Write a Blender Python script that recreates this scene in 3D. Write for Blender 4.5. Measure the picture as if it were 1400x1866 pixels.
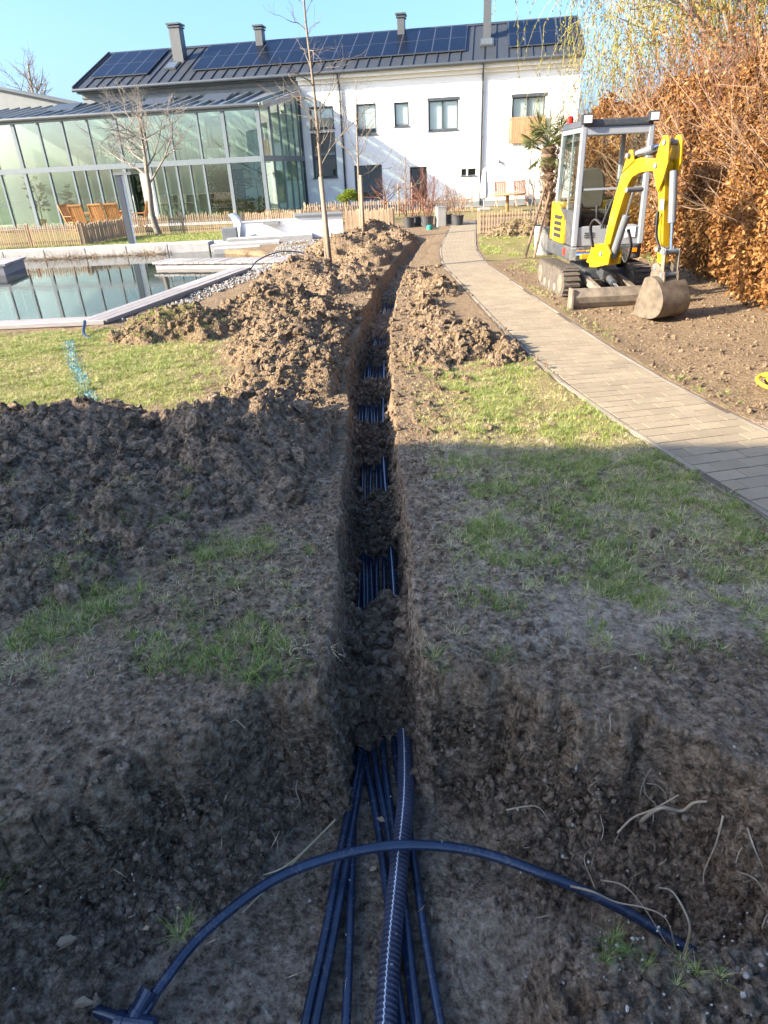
import bpy, bmesh, math, random
import numpy as np
from mathutils import Vector, Matrix, Euler

for o in list(bpy.data.objects): bpy.data.objects.remove(o)
SC = bpy.context.scene
COL = SC.collection
random.seed(7); RNG = np.random.default_rng(11)
R = math.radians

# ------------------------------------------------------------------ camera
cam_d = bpy.data.cameras.new('camera'); cam = bpy.data.objects.new('camera', cam_d); COL.objects.link(cam)
cam_d.sensor_fit = 'VERTICAL'; cam_d.sensor_height = 24.0; cam_d.sensor_width = 24.0
cam_d.lens = 1180.0 / 1866.0 * 24.0
cam_d.clip_start = 0.05; cam_d.clip_end = 2000
PITCH = R(27.678); ROLL = R(-2.777)
cam.matrix_world = Matrix.Translation((0, 0, 1.75)) @ Matrix.Rotation(math.pi/2 - PITCH, 4, 'X') @ Matrix.Rotation(ROLL, 4, 'Z')
SC.camera = cam

# ------------------------------------------------------------------ world, sun, exposure
SUN = Vector((1.0, 0.30, -0.46)).normalized()          # direction the light travels
sun_el = math.asin(-SUN.z)
world = bpy.data.worlds.new('World'); SC.world = world; world.use_nodes = True
wn = world.node_tree; wn.nodes.clear()
sky = wn.nodes.new('ShaderNodeTexSky'); sky.sky_type = 'NISHITA'; sky.sun_disc = False
sky.sun_elevation = sun_el; sky.sun_rotation = math.atan2(-SUN.x, -SUN.y) % (2*math.pi)
sky.altitude = 200; sky.air_density = 1.0; sky.dust_density = 4.0; sky.ozone_density = 6.6
bgn = wn.nodes.new('ShaderNodeBackground'); bgn.inputs[1].default_value = 0.053
wo = wn.nodes.new('ShaderNodeOutputWorld')
wn.links.new(sky.outputs[0], bgn.inputs[0]); wn.links.new(bgn.outputs[0], wo.inputs[0])
sl = bpy.data.lights.new('sun', 'SUN'); sl.energy = 2.0; sl.angle = R(0.53); sl.color = (1.0, 0.87, 0.68)
so = bpy.data.objects.new('sun', sl); COL.objects.link(so); so.location = (-30, -10, 20)
so.rotation_euler = SUN.to_track_quat('-Z', 'Y').to_euler()
SC.view_settings.view_transform = 'Standard'; SC.view_settings.look = 'None'
SC.view_settings.gamma = 1.0; SC.view_settings.exposure = 3.2; SC.view_settings.use_curve_mapping = False

# ------------------------------------------------------------------ noise (numpy)
def _h(ix, iy, seed):
    h = (ix.astype(np.int64)*374761393 + iy.astype(np.int64)*668265263 + seed*1442695041) & 0xffffffff
    h = ((h ^ (h >> 13)) * 1274126177) & 0xffffffff
    h = (h ^ (h >> 16)) & 0xffffffff
    return h / 4294967295.0
def vnoise(x, y, seed=0):
    x = np.asarray(x, float); y = np.asarray(y, float)
    ix = np.floor(x); iy = np.floor(y); fx = x-ix; fy = y-iy
    ux = fx*fx*fx*(fx*(fx*6-15)+10); uy = fy*fy*fy*(fy*(fy*6-15)+10)
    a = _h(ix, iy, seed); b = _h(ix+1, iy, seed); c = _h(ix, iy+1, seed); d = _h(ix+1, iy+1, seed)
    return (a*(1-ux)+b*ux)*(1-uy) + (c*(1-ux)+d*ux)*uy          # 0..1
def fbm(x, y, oc=4, seed=0, billow=False):
    s = 0; a = .5; t = 0
    for k in range(oc):
        n = vnoise(x*(2.03**k)+17.3*k, y*(2.03**k)-9.1*k, seed+k)
        n = np.abs(n*2-1) if billow else n
        s = s+a*n; t += a; a *= .5
    return s/t
def worley(x, y, seed=0):
    x = np.asarray(x, float); y = np.asarray(y, float)
    ix = np.floor(x); iy = np.floor(y); d = np.full(x.shape, 9.0)
    for dx in (-1, 0, 1):
        for dy in (-1, 0, 1):
            px = ix+dx+_h(ix+dx, iy+dy, seed); py = iy+dy+_h(ix+dx, iy+dy, seed+77)
            d = np.minimum(d, (px-x)**2+(py-y)**2)
    return np.sqrt(d)
def sstep(a, b, x):
    t = np.clip((x-a)/(b-a), 0, 1); return t*t*(3-2*t)

# ------------------------------------------------------------------ materials
MATS = {}
def newmat(name):
    m = bpy.data.materials.new(name); m.use_nodes = True; nt = m.node_tree
    bs = nt.nodes['Principled BSDF']; MATS[name] = m
    return m, nt, bs
def nd(nt, t, **kw):
    n = nt.nodes.new(t)
    for k, v in kw.items():
        if k.startswith('i_'): n.inputs[k[2:].replace('_', ' ')].default_value = v
        else: setattr(n, k, v)
    return n
def noise_n(nt, scale, detail=5, rough=.6, vec=None):
    n = nd(nt, 'ShaderNodeTexNoise'); n.inputs['Scale'].default_value = scale; n.inputs['Detail'].default_value = detail; n.inputs['Roughness'].default_value = rough
    if vec is not None: nt.links.new(vec, n.inputs['Vector'])
    return n
def ramp(nt, fac, stops):
    r = nd(nt, 'ShaderNodeValToRGB'); cr = r.color_ramp
    while len(cr.elements) > 1: cr.elements.remove(cr.elements[-1])
    cr.elements[0].position = stops[0][0]; cr.elements[0].color = (*stops[0][1], 1)
    for p, c in stops[1:]:
        e = cr.elements.new(p); e.color = (*c, 1)
    nt.links.new(fac, r.inputs[0]); return r
def mixc(nt, fac, a, b, mode='MIX'):
    m = nd(nt, 'ShaderNodeMix', data_type='RGBA', blend_type=mode)
    for s, v in ((0, fac), (6, a), (7, b)):
        if isinstance(v, (int, float)): m.inputs[s].default_value = v
        elif isinstance(v, tuple): m.inputs[s].default_value = (*v, 1)
        else: nt.links.new(v, m.inputs[s])
    return m.outputs[2]
def plain(name, col, rough=.6, metal=0, var=.15, scale=6, bump=0, bscale=60, spec=.5, coat=0, world=False):
    m, nt, bs = newmat(name)
    bs.inputs['Roughness'].default_value = rough; bs.inputs['Metallic'].default_value = metal
    bs.inputs['Specular IOR Level'].default_value = spec; bs.inputs['Coat Weight'].default_value = coat
    tc = nd(nt, 'ShaderNodeTexCoord'); CO = nd(nt, 'ShaderNodeNewGeometry').outputs['Position'] if world else tc.outputs['Object']; n = noise_n(nt, scale, 6, .65, CO)
    lo = tuple(c*(1-var) for c in col); hi = tuple(min(1, c*(1+var)) for c in col)
    r = ramp(nt, n.outputs[0], [(.3, lo), (.7, hi)])
    oi = nd(nt, 'ShaderNodeObjectInfo'); hsv = nd(nt, 'ShaderNodeHueSaturation')
    mr = nd(nt, 'ShaderNodeMapRange'); nt.links.new(oi.outputs['Random'], mr.inputs[0]); mr.inputs[3].default_value = 1-var*.6; mr.inputs[4].default_value = 1+var*.6
    nt.links.new(mr.outputs[0], hsv.inputs['Value']); nt.links.new(r.outputs[0], hsv.inputs['Color'])
    nt.links.new(hsv.outputs[0], bs.inputs['Base Color'])
    if bump:
        n2 = noise_n(nt, bscale, 6, .6, CO); b = nd(nt, 'ShaderNodeBump'); b.inputs['Strength'].default_value = bump; b.inputs['Distance'].default_value = .01
        nt.links.new(n2.outputs[0], b.inputs['Height']); nt.links.new(b.outputs[0], bs.inputs['Normal'])
    return m
def dirt(name, col, amount=.5, scale=5, world=False):
    m = MATS[name]; nt = m.node_tree; bs = nt.nodes['Principled BSDF']; src = bs.inputs['Base Color'].links[0].from_socket
    CO = nd(nt, 'ShaderNodeNewGeometry').outputs['Position'] if world else nd(nt, 'ShaderNodeTexCoord').outputs['Object']; n = noise_n(nt, scale, 9, .72, CO); n2 = noise_n(nt, scale*9, 4, .7, CO)
    a = nd(nt, 'ShaderNodeMath', operation='MULTIPLY'); nt.links.new(n.outputs[0], a.inputs[0]); nt.links.new(n2.outputs[0], a.inputs[1])
    r = nd(nt, 'ShaderNodeMapRange'); nt.links.new(a.outputs[0], r.inputs[0]); r.inputs[1].default_value = .26; r.inputs[2].default_value = .40; r.inputs[4].default_value = amount
    nt.links.new(mixc(nt, r.outputs[0], src, (.22, .17, .11)), bs.inputs['Base Color'])
    rr = nd(nt, 'ShaderNodeMapRange'); nt.links.new(r.outputs[0], rr.inputs[0]); rr.inputs[3].default_value = bs.inputs['Roughness'].default_value; rr.inputs[4].default_value = .9; nt.links.new(rr.outputs[0], bs.inputs['Roughness'])
def wood(name, a, b, rough=.75, stretch=(18, 18, 1.5)):
    m, nt, bs = newmat(name); bs.inputs['Roughness'].default_value = rough; bs.inputs['Specular IOR Level'].default_value = .3
    tc = nd(nt, 'ShaderNodeTexCoord'); mp = nd(nt, 'ShaderNodeMapping'); mp.inputs['Scale'].default_value = stretch
    nt.links.new(tc.outputs['Object'], mp.inputs[0]); n = noise_n(nt, 2.2, 6, .7, mp.outputs[0])
    r = ramp(nt, n.outputs[0], [(.25, a), (.75, b)])
    oi = nd(nt, 'ShaderNodeObjectInfo'); hsv = nd(nt, 'ShaderNodeHueSaturation')
    mr = nd(nt, 'ShaderNodeMapRange'); nt.links.new(oi.outputs['Random'], mr.inputs[0]); mr.inputs[3].default_value = .78; mr.inputs[4].default_value = 1.18
    nt.links.new(mr.outputs[0], hsv.inputs['Value']); nt.links.new(r.outputs[0], hsv.inputs['Color']); nt.links.new(hsv.outputs[0], bs.inputs['Base Color'])
    b_ = nd(nt, 'ShaderNodeBump'); b_.inputs['Strength'].default_value = .3; b_.inputs['Distance'].default_value = .004
    nt.links.new(n.outputs[0], b_.inputs['Height']); nt.links.new(b_.outputs[0], bs.inputs['Normal'])
    return m
def glass(name, tint, refl=.12, rough=.0):
    m = bpy.data.materials.new(name); m.use_nodes = True; nt = m.node_tree; nt.nodes.clear(); MATS[name] = m
    o = nd(nt, 'ShaderNodeOutputMaterial'); t = nd(nt, 'ShaderNodeBsdfTransparent'); t.inputs[0].default_value = (*tint, 1)
    g = nd(nt, 'ShaderNodeBsdfGlossy'); g.inputs['Roughness'].default_value = rough; g.inputs[0].default_value = (.95, 1, .97, 1)
    fr = nd(nt, 'ShaderNodeFresnel'); fr.inputs[0].default_value = 1.5; ad = nd(nt, 'ShaderNodeMath', operation='ADD'); ad.inputs[1].default_value = refl; ad.use_clamp = True
    ml_ = nd(nt, 'ShaderNodeMath', operation='MULTIPLY'); ml_.inputs[1].default_value = .5; nt.links.new(fr.outputs[0], ml_.inputs[0]); nt.links.new(ml_.outputs[0], ad.inputs[0])
    mx = nd(nt, 'ShaderNodeMixShader'); nt.links.new(ad.outputs[0], mx.inputs[0]); nt.links.new(t.outputs[0], mx.inputs[1]); nt.links.new(g.outputs[0], mx.inputs[2]); nt.links.new(mx.outputs[0], o.inputs[0])
    return m

def soil_nodes(nt, bs, dry_sun_attr=None):
    geo = nd(nt, 'ShaderNodeNewGeometry'); P = geo.outputs['Position']
    n1 = noise_n(nt, 2.2, 6, .65, P); n2 = noise_n(nt, 26, 8, .72, P); n3 = noise_n(nt, 110, 5, .7, P)
    vo = nd(nt, 'ShaderNodeTexVoronoi', feature='F1'); vo.inputs['Scale'].default_value = 55; nt.links.new(P, vo.inputs['Vector'])
    moist = ramp(nt, n2.outputs[0], [(.34, (.026, .016, .010)), (.43, (.135, .090, .056)), (.55, (.32, .228, .150)), (.72, (.62, .475, .335))])  # dark end sits in the bump hollows: crevice shade painted into the colour
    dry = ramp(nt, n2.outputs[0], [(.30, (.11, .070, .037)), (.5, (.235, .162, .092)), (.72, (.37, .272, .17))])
    if dry_sun_attr:
        at = nd(nt, 'ShaderNodeAttribute', attribute_name=dry_sun_attr); f = at.outputs['Fac']
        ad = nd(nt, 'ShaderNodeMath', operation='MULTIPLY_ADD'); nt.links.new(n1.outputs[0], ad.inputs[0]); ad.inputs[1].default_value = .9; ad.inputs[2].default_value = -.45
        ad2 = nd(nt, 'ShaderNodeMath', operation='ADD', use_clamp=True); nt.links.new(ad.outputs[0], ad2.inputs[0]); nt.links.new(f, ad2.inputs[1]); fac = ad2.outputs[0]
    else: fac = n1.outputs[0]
    col = mixc(nt, fac, moist.outputs[0], dry.outputs[0])  # moist colour raised to brighten shaded soil, dry lowered for sunlit soil
    # small pale stones and crumbs
    v2 = nd(nt, 'ShaderNodeTexVoronoi', feature='F1'); v2.inputs['Scale'].default_value = 38; nt.links.new(P, v2.inputs['Vector'])
    sepc = nd(nt, 'ShaderNodeSeparateColor'); nt.links.new(v2.outputs['Color'], sepc.inputs[0])
    gt = nd(nt, 'ShaderNodeMath', operation='GREATER_THAN'); nt.links.new(sepc.outputs[0], gt.inputs[0]); gt.inputs[1].default_value = .965
    lt = nd(nt, 'ShaderNodeMath', operation='LESS_THAN'); nt.links.new(v2.outputs['Distance'], lt.inputs[0]); lt.inputs[1].default_value = .26
    ml = nd(nt, 'ShaderNodeMath', operation='MULTIPLY'); nt.links.new(gt.outputs[0], ml.inputs[0]); nt.links.new(lt.outputs[0], ml.inputs[1])
    col = mixc(nt, ml.outputs[0], col, (.36, .31, .25))
    bs.inputs['Roughness'].default_value = .92; bs.inputs['Specular IOR Level'].default_value = .25
    # relief
    s1 = nd(nt, 'ShaderNodeMath', operation='MULTIPLY'); nt.links.new(n3.outputs[0], s1.inputs[0]); s1.inputs[1].default_value = .35
    s2 = nd(nt, 'ShaderNodeMath', operation='ADD'); nt.links.new(n2.outputs[0], s2.inputs[0]); nt.links.new(s1.outputs[0], s2.inputs[1])
    s3 = nd(nt, 'ShaderNodeMath', operation='MULTIPLY'); nt.links.new(vo.outputs['Distance'], s3.inputs[0]); s3.inputs[1].default_value = -.5
    s4 = nd(nt, 'ShaderNodeMath', operation='ADD'); nt.links.new(s2.outputs[0], s4.inputs[0]); nt.links.new(s3.outputs[0], s4.inputs[1])
    b = nd(nt, 'ShaderNodeBump'); b.inputs['Strength'].default_value = 1.0; b.inputs['Distance'].default_value = .032
    nt.links.new(s4.outputs[0], b.inputs['Height']); nt.links.new(b.outputs[0], bs.inputs['Normal'])
    return col, P, n2, n1
m, nt, bs = newmat('soil'); c, P, n2, n1 = soil_nodes(nt, bs, 'dry'); nt.links.new(c, bs.inputs['Base Color'])
m, nt, bs = newmat('soil_clod'); c, P, n2, n1 = soil_nodes(nt, bs, None)
oi = nd(nt, 'ShaderNodeObjectInfo'); hs = nd(nt, 'ShaderNodeHueSaturation'); mr = nd(nt, 'ShaderNodeMapRange'); mr.inputs[3].default_value = .75; mr.inputs[4].default_value = 1.25
nt.links.new(oi.outputs['Random'], mr.inputs[0]); nt.links.new(mr.outputs[0], hs.inputs['Value']); 
at = nd(nt, 'ShaderNodeAttribute', attribute_name='dryi', attribute_type='INSTANCER')
mo = ramp(nt, n2.outputs[0], [(.34, (.04, .026, .016)), (.48, (.19, .132, .086)), (.70, (.50, .38, .265))])  # clod ramp also darkens the bump hollows, painting in crevice shade
dr = ramp(nt, n2.outputs[0], [(.3, (.13, .086, .047)), (.7, (.31, .223, .138))])
nt.links.new(mixc(nt, at.outputs['Fac'], mo.outputs[0], dr.outputs[0]), hs.inputs['Color']); nt.links.new(hs.outputs[0], bs.inputs['Base Color'])
# ground: soil mixed with turf thatch by the painted grass mask
m, nt, bs = newmat('ground'); c, P, n2, n1 = soil_nodes(nt, bs, 'dry')
ap = nd(nt, 'ShaderNodeAttribute', attribute_name='pale'); npl = noise_n(nt, 3.2, 7, .7, P); pr0 = ramp(nt, n2.outputs[0], [(.32, (.085, .061, .041)), (.45, (.30, .228, .158)), (.64, (.54, .435, .32))])  # pale dried crust, its hollows darkened as painted crevice shade
pa = nd(nt, 'ShaderNodeMath', operation='ADD'); nt.links.new(ap.outputs['Fac'], pa.inputs[0]); nt.links.new(npl.outputs[0], pa.inputs[1]); pm = nd(nt, 'ShaderNodeMapRange'); nt.links.new(pa.outputs[0], pm.inputs[0]); pm.inputs[1].default_value = .80; pm.inputs[2].default_value = 1.2
c = mixc(nt, pm.outputs[0], c, pr0.outputs[0])
ag = nd(nt, 'ShaderNodeAttribute', attribute_name='grass'); ng = noise_n(nt, 9, 6, .7, P); nf = noise_n(nt, 70, 4, .7, P)
th = ramp(nt, nf.outputs[0], [(.3, (.13, .14, .04)), (.55, (.26, .24, .075)), (.75, (.42, .34, .16))])
a1 = nd(nt, 'ShaderNodeMath', operation='ADD'); nt.links.new(ag.outputs['Fac'], a1.inputs[0]); nt.links.new(ng.outputs[0], a1.inputs[1])
a2 = nd(nt, 'ShaderNodeMapRange'); nt.links.new(a1.outputs[0], a2.inputs[0]); a2.inputs[1].default_value = .85; a2.inputs[2].default_value = 1.15
nt.links.new(mixc(nt, a2.outputs[0], c, th.outputs[0]), bs.inputs['Base Color'])

plain('white_render', (.80, .79, .76), .9, var=.035, scale=1.2, bump=.15, bscale=90)
plain('grey_cladding', (.16, .17, .17), .7, var=.1)
plain('roof_metal', (.05, .055, .06), .5, metal=.3, var=.1, scale=1.5)
plain('chimney_metal', (.09, .095, .095), .5, metal=.2, var=.1)
plain('dark_frame', (.055, .065, .075), .45, var=.08)
plain('mid_frame', (.13, .155, .17), .4, var=.08)
plain('cons_roof', (.20, .22, .24), .35, metal=.2, var=.12, scale=1)
plain('solar_cell', (.003, .005, .012), .3, var=.2, scale=3, spec=.22)
plain('solar_frame', (.20, .22, .26), .35, metal=.7, var=.05)
plain('blind', (.34, .33, .30), .9, var=.06, scale=2)
plain('curtain', (.55, .53, .50), .9, var=.1, scale=4)
plain('dark_room', (.03, .03, .03), .9)
plain('larch_fresh', (.38, .22, .11), .7, var=.12)
wood('picket_wood', (.30, .205, .125), (.46, .34, .225)); wood('chair_wood', (.30, .13, .045), (.45, .23, .09))
wood('deck_wood', (.23, .21, .20), (.42, .39, .37), stretch=(1.5, 18, 18)); wood('stake_wood', (.22, .16, .105), (.37, .29, .20))
plain('stone_slab', (.38, .37, .35), .85, var=.15, bump=.2); plain('concrete', (.42, .40, .36), .9, var=.12, bump=.3)
plain('gravel_stone', (.27, .255, .235), .9, var=.45, scale=30)
plain('terrace_stone', (.42, .40, .37), .9, var=.12, scale=2)
plain('conduit_black', (.060, .064, .095), .36, var=.3); plain('black_pipe', (.016, .028, .056), .2, var=.35, scale=9, spec=.6); plain('white_stripe', (.75, .78, .8), .5)  # bluish bases of black pipe and conduit paint in the sky's reflection
plain('pot_plastic', (.05, .052, .055), .55, var=.2, scale=4); plain('pot_grey', (.22, .22, .21), .7, var=.25, scale=5)
plain('exc_yellow', (.47, .275, .002), .35, var=.07, coat=.3); plain('exc_silver', (.30, .32, .34), .42, var=.06, metal=.1)
plain('exc_dark', (.045, .052, .06), .5, var=.15); plain('exc_black', (.022, .022, .024), .6, var=.2)
plain('exc_chrome', (.7, .7, .72), .15, metal=1, var=.03); plain('cyl_grey', (.13, .145, .16), .42, var=.1)
plain('rubber_mud', (.085, .07, .054), .9, var=.45, scale=14, bump=.4); plain('bucket_steel', (.15, .12, .086), .5, var=.5, scale=7, bump=.3, metal=.35); plain('steel_mud', (.19, .155, .115), .7, var=.5, scale=7, bump=.3, metal=.1)
plain('seat_fabric', (.06, .055, .045), .9, var=.1); plain('orange_lens', (.85, .28, .01), .25); plain('red_lens', (.5, .02, .01), .25)
plain('white_paint', (.78, .78, .77), .55, var=.04); plain('roof_glass', (.10, .12, .13), .1); plain('lamp_lens', (.55, .56, .55), .2)
plain('bark_light', (.20, .16, .115), .9, var=.3, scale=20, bump=.5); plain('bark_grey', (.20, .175, .145), .9, var=.35, scale=20, bump=.5)
plain('twig_red', (.15, .06, .038), .8, var=.3); plain('twig_brown', (.24, .15, .09), .8, var=.3); plain('palm_fibre', (.16, .105, .065), .95, var=.4, scale=18, bump=.8)
plain('root', (.36, .28, .19), .85, var=.3, scale=20); plain('straw', (.52, .42, .25), .8, var=.2)
plain('yellow_hose', (.70, .55, .03), .5); plain('blue_spray', (.13, .33, .42), .9, var=.3, scale=30)
plain('parasol_cloth', (.6, .59, .56), .9, var=.05); plain('chair_pink', (.45, .26, .19), .7)
plain('terracotta', (.45, .16, .07), .8); plain('green_plastic', (.02, .22, .17), .5); plain('pebble', (.33, .30, .26), .8, var=.3, scale=20)
glass('pane_glass', (.93, .96, .95), .06); glass('cons_glass', (.74, .85, .80), .13); glass('cab_glass', (.94, .96, .95), .0)
dirt('exc_yellow', (0, 0, 0), .45, 3.5); dirt('exc_silver', 0, .4, 3); dirt('exc_dark', 0, .7, 4); dirt('cyl_grey', 0, .6, 6); dirt('black_pipe', 0, .22, 6); dirt('white_render', 0, .05, .6)
def leafmat(name, stops, trans=.35, rough=.6):
    m, nt, bs = newmat(name); at = nd(nt, 'ShaderNodeAttribute', attribute_name='rnd'); r = ramp(nt, at.outputs['Fac'], stops)
    nt.links.new(r.outputs[0], bs.inputs['Base Color']); bs.inputs['Roughness'].default_value = rough; bs.inputs['Specular IOR Level'].default_value = .35
    tr = nd(nt, 'ShaderNodeBsdfTranslucent'); nt.links.new(r.outputs[0], tr.inputs[0]); mx = nd(nt, 'ShaderNodeMixShader'); mx.inputs[0].default_value = trans
    out = nt.nodes['Material Output']; nt.links.new(bs.outputs[0], mx.inputs[1]); nt.links.new(tr.outputs[0], mx.inputs[2]); nt.links.new(mx.outputs[0], out.inputs[0]); return m
leafmat('beech_leaf', [(0, (.09, .037, .012)), (.4, (.24, .108, .032)), (.75, (.40, .205, .062)), (1, (.54, .35, .16))])
leafmat('willow_leaf', [(0, (.13, .12, .02)), (.6, (.24, .23, .035)), (1, (.34, .31, .07))])
leafmat('green_leaf', [(0, (.015, .05, .012)), (.6, (.04, .11, .02)), (1, (.12, .19, .04))])
leafmat('palm_leaf', [(0, (.05, .08, .02)), (.6, (.13, .14, .04)), (1, (.30, .25, .09))])
leafmat('pine_leaf', [(0, (.10, .15, .012)), (.6, (.28, .35, .03)), (1, (.45, .50, .07))])
leafmat('grass_blade', [(0, (.09, .17, .04)), (.4, (.20, .31, .05)), (.68, (.36, .42, .07)), (.84, (.50, .44, .16)), (1, (.58, .50, .29))], .3)
leafmat('dry_leaf', [(0, (.20, .13, .07)), (1, (.42, .31, .20))], .2)
nt = MATS['grass_blade'].node_tree; at = [n for n in nt.nodes if n.type == 'ATTRIBUTE'][0]; rp = [n for n in nt.nodes if n.type == 'VALTORGB'][0]; oi = nd(nt, 'ShaderNodeObjectInfo')
mu = nd(nt, 'ShaderNodeMath', operation='MULTIPLY_ADD'); nt.links.new(oi.outputs['Random'], mu.inputs[0]); mu.inputs[1].default_value = .5; mu.inputs[2].default_value = -.22; ad_ = nd(nt, 'ShaderNodeMath', operation='ADD', use_clamp=True)
nt.links.new(mu.outputs[0], ad_.inputs[0]); nt.links.new(at.outputs['Fac'], ad_.inputs[1]); nt.links.new(ad_.outputs[0], rp.inputs[0])
def M(n): return MATS[n]

# ------------------------------------------------------------------ mesh helpers
def link(o, parent=None):
    COL.objects.link(o)
    if parent is not None: o.parent = parent
    return o
def tag(o, label, cat, group=None):
    o['label'] = label; o['category'] = cat
    if group: o['group'] = group
    return o
def thing(name, label, cat, loc=(0, 0, 0), rz=0, group=None):
    o = bpy.data.objects.new(name, None); o.empty_display_size = .1; o.location = loc; o.rotation_euler = (0, 0, rz); link(o)
    return tag(o, label, cat, group)
def copy_tree(o, parent=None):
    c = o.copy(); COL.objects.link(c); c.parent = parent
    for ch in list(o.children): copy_tree(ch, c)
    return c
def np_mesh(name, V, Fa, mat, smooth=False, attrs=None):
    V = np.asarray(V, np.float32); Fa = np.asarray(Fa, np.int32); k = Fa.shape[1]
    me = bpy.data.meshes.new(name); me.vertices.add(len(V)); me.vertices.foreach_set('co', V.ravel())
    me.loops.add(Fa.size); me.loops.foreach_set('vertex_index', Fa.ravel()); me.polygons.add(len(Fa))
    me.polygons.foreach_set('loop_start', np.arange(0, Fa.size, k, dtype=np.int32)); me.polygons.foreach_set('loop_total', np.full(len(Fa), k, np.int32))
    if smooth: me.polygons.foreach_set('use_smooth', np.ones(len(Fa), bool))
    for n, a in (attrs or {}).items():
        at = me.attributes.new(n, 'FLOAT', 'POINT'); at.data.foreach_set('value', np.asarray(a, np.float32).ravel())
    me.materials.append(M(mat)); me.update(calc_edges=True); return me
class MB:
    def __init__(s): s.v = []; s.f = []; s.a = []
    def add(s, vs, fs, a=0):
        n = len(s.v); s.v += [tuple(v) for v in vs]; s.f += [tuple(i+n for i in f) for f in fs]; s.a += [a]*len(vs); return s
    def box(s, c, d, rot=None, top=1.0):
        x, y, z = (k/2 for k in d); vs = [Vector((sx*x*(top if sz > 0 else 1), sy*y*(top if sz > 0 else 1), sz*z)) for sz in (-1, 1) for sx, sy in ((-1, -1), (1, -1), (1, 1), (-1, 1))]
        if rot is not None:
            Rm = rot if isinstance(rot, Matrix) else Euler(rot).to_matrix(); vs = [Rm @ v for v in vs]
        c = Vector(c); return s.add([v+c for v in vs], [(3, 2, 1, 0), (4, 5, 6, 7), (0, 1, 5, 4), (1, 2, 6, 5), (2, 3, 7, 6), (3, 0, 4, 7)])
    def b2(s, lo, hi): return s.box([(a+b)/2 for a, b in zip(lo, hi)], [abs(b-a) for a, b in zip(lo, hi)])
    def bar(s, p, q, w, h=None, up=(0, 0, 1)):
        p = Vector(p); q = Vector(q); d = q-p; L = d.length; d.normalize(); u = Vector(up); x = d.cross(u)
        if x.length < 1e-4: x = d.cross(Vector((1, 0, 0)))
        x.normalize(); u = x.cross(d); Rm = Matrix((x, d, u)).transposed(); return s.box((p+q)/2, (w, L, h or w), Rm)
    def tube(s, pts, r, n=8, cap=True, a=0):
        pts = [Vector(p) for p in pts]; rs = r if isinstance(r, (list, tuple, np.ndarray)) else [r]*len(pts); vs = []; fs = []
        ref = Vector((0, 0, 1)); t0 = (pts[1]-pts[0]).normalized()
        if abs(t0.dot(ref)) > .95: ref = Vector((1, 0, 0))
        u = t0.cross(ref).normalized()
        for i, p in enumerate(pts):
            t = (pts[min(i+1, len(pts)-1)]-pts[max(i-1, 0)]).normalized(); u = (u-t*u.dot(t))
            u = u.normalized() if u.length > 1e-6 else t.orthogonal().normalized(); w = t.cross(u)
            for k in range(n):
                an = 2*math.pi*k/n; vs.append(p+(u*math.cos(an)+w*math.sin(an))*rs[i])
        for i in range(len(pts)-1):
            for k in range(n): k2 = (k+1) % n; fs.append((i*n+k, i*n+k2, (i+1)*n+k2, (i+1)*n+k))
        if cap: fs.append(tuple(range(n))[::-1]); fs.append(tuple((len(pts)-1)*n+k for k in range(n)))
        return s.add(vs, fs, a)
    def cyl(s, p, q, r, n=14, r2=None): return s.tube([p, q], [r, r if r2 is None else r2], n)
    def lathe(s, prof, n=18, c=(0, 0, 0)):
        vs = []; fs = []
        for r, z in prof:
            for k in range(n): a = 2*math.pi*k/n; vs.append((c[0]+r*math.cos(a), c[1]+r*math.sin(a), c[2]+z))
        for i in range(len(prof)-1):
            for k in range(n): k2 = (k+1) % n; fs.append((i*n+k, i*n+k2, (i+1)*n+k2, (i+1)*n+k))
        return s.add(vs, fs)
    def prism(s, poly, f0, f1):
        n = len(poly); vs = [f0(*p) for p in poly]+[f1(*p) for p in poly]
        fs = [tuple(range(n))[::-1], tuple(range(n, 2*n))]+[(i, (i+1) % n, n+(i+1) % n, n+i) for i in range(n)]; return s.add(vs, fs)
    def mesh(s, name, mat, smooth=False, attr=None):
        me = bpy.data.meshes.new(name); me.from_pydata([tuple(v) for v in s.v], [], s.f); me.materials.append(M(mat))
        if smooth: me.polygons.foreach_set('use_smooth', np.ones(len(me.polygons), bool))
        if attr:
            at = me.attributes.new(attr, 'FLOAT', 'POINT'); at.data.foreach_set('value', np.asarray(s.a, np.float32))
        me.update(); return me
    def build(s, name, mat, parent=None, smooth=False, bevel=0, seg=2, attr=None, recalc=False):
        me = s.mesh(name, mat, smooth, attr)
        if bevel or recalc:
            bm = bmesh.new(); bm.from_mesh(me)
            bmesh.ops.recalc_face_normals(bm, faces=bm.faces)
            if bevel: bmesh.ops.bevel(bm, geom=[e for e in bm.edges if e.calc_face_angle(0) > .5], offset=bevel, segments=seg, affect='EDGES', profile=.6, clamp_overlap=True)
            bm.to_mesh(me); bm.free()
            if smooth: me.polygons.foreach_set('use_smooth', np.ones(len(me.polygons), bool))
        return link(bpy.data.objects.new(name, me), parent)
def box(name, lo, hi, mat, parent=None, bevel=0): return MB().b2(lo, hi).build(name, mat, parent, bevel=bevel)
def inst(name, me, parent, loc=(0, 0, 0), rot=(0, 0, 0), scale=(1, 1, 1)):
    o = bpy.data.objects.new(name, me); o.location = loc; o.rotation_euler = rot; o.scale = scale; return link(o, parent)
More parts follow.
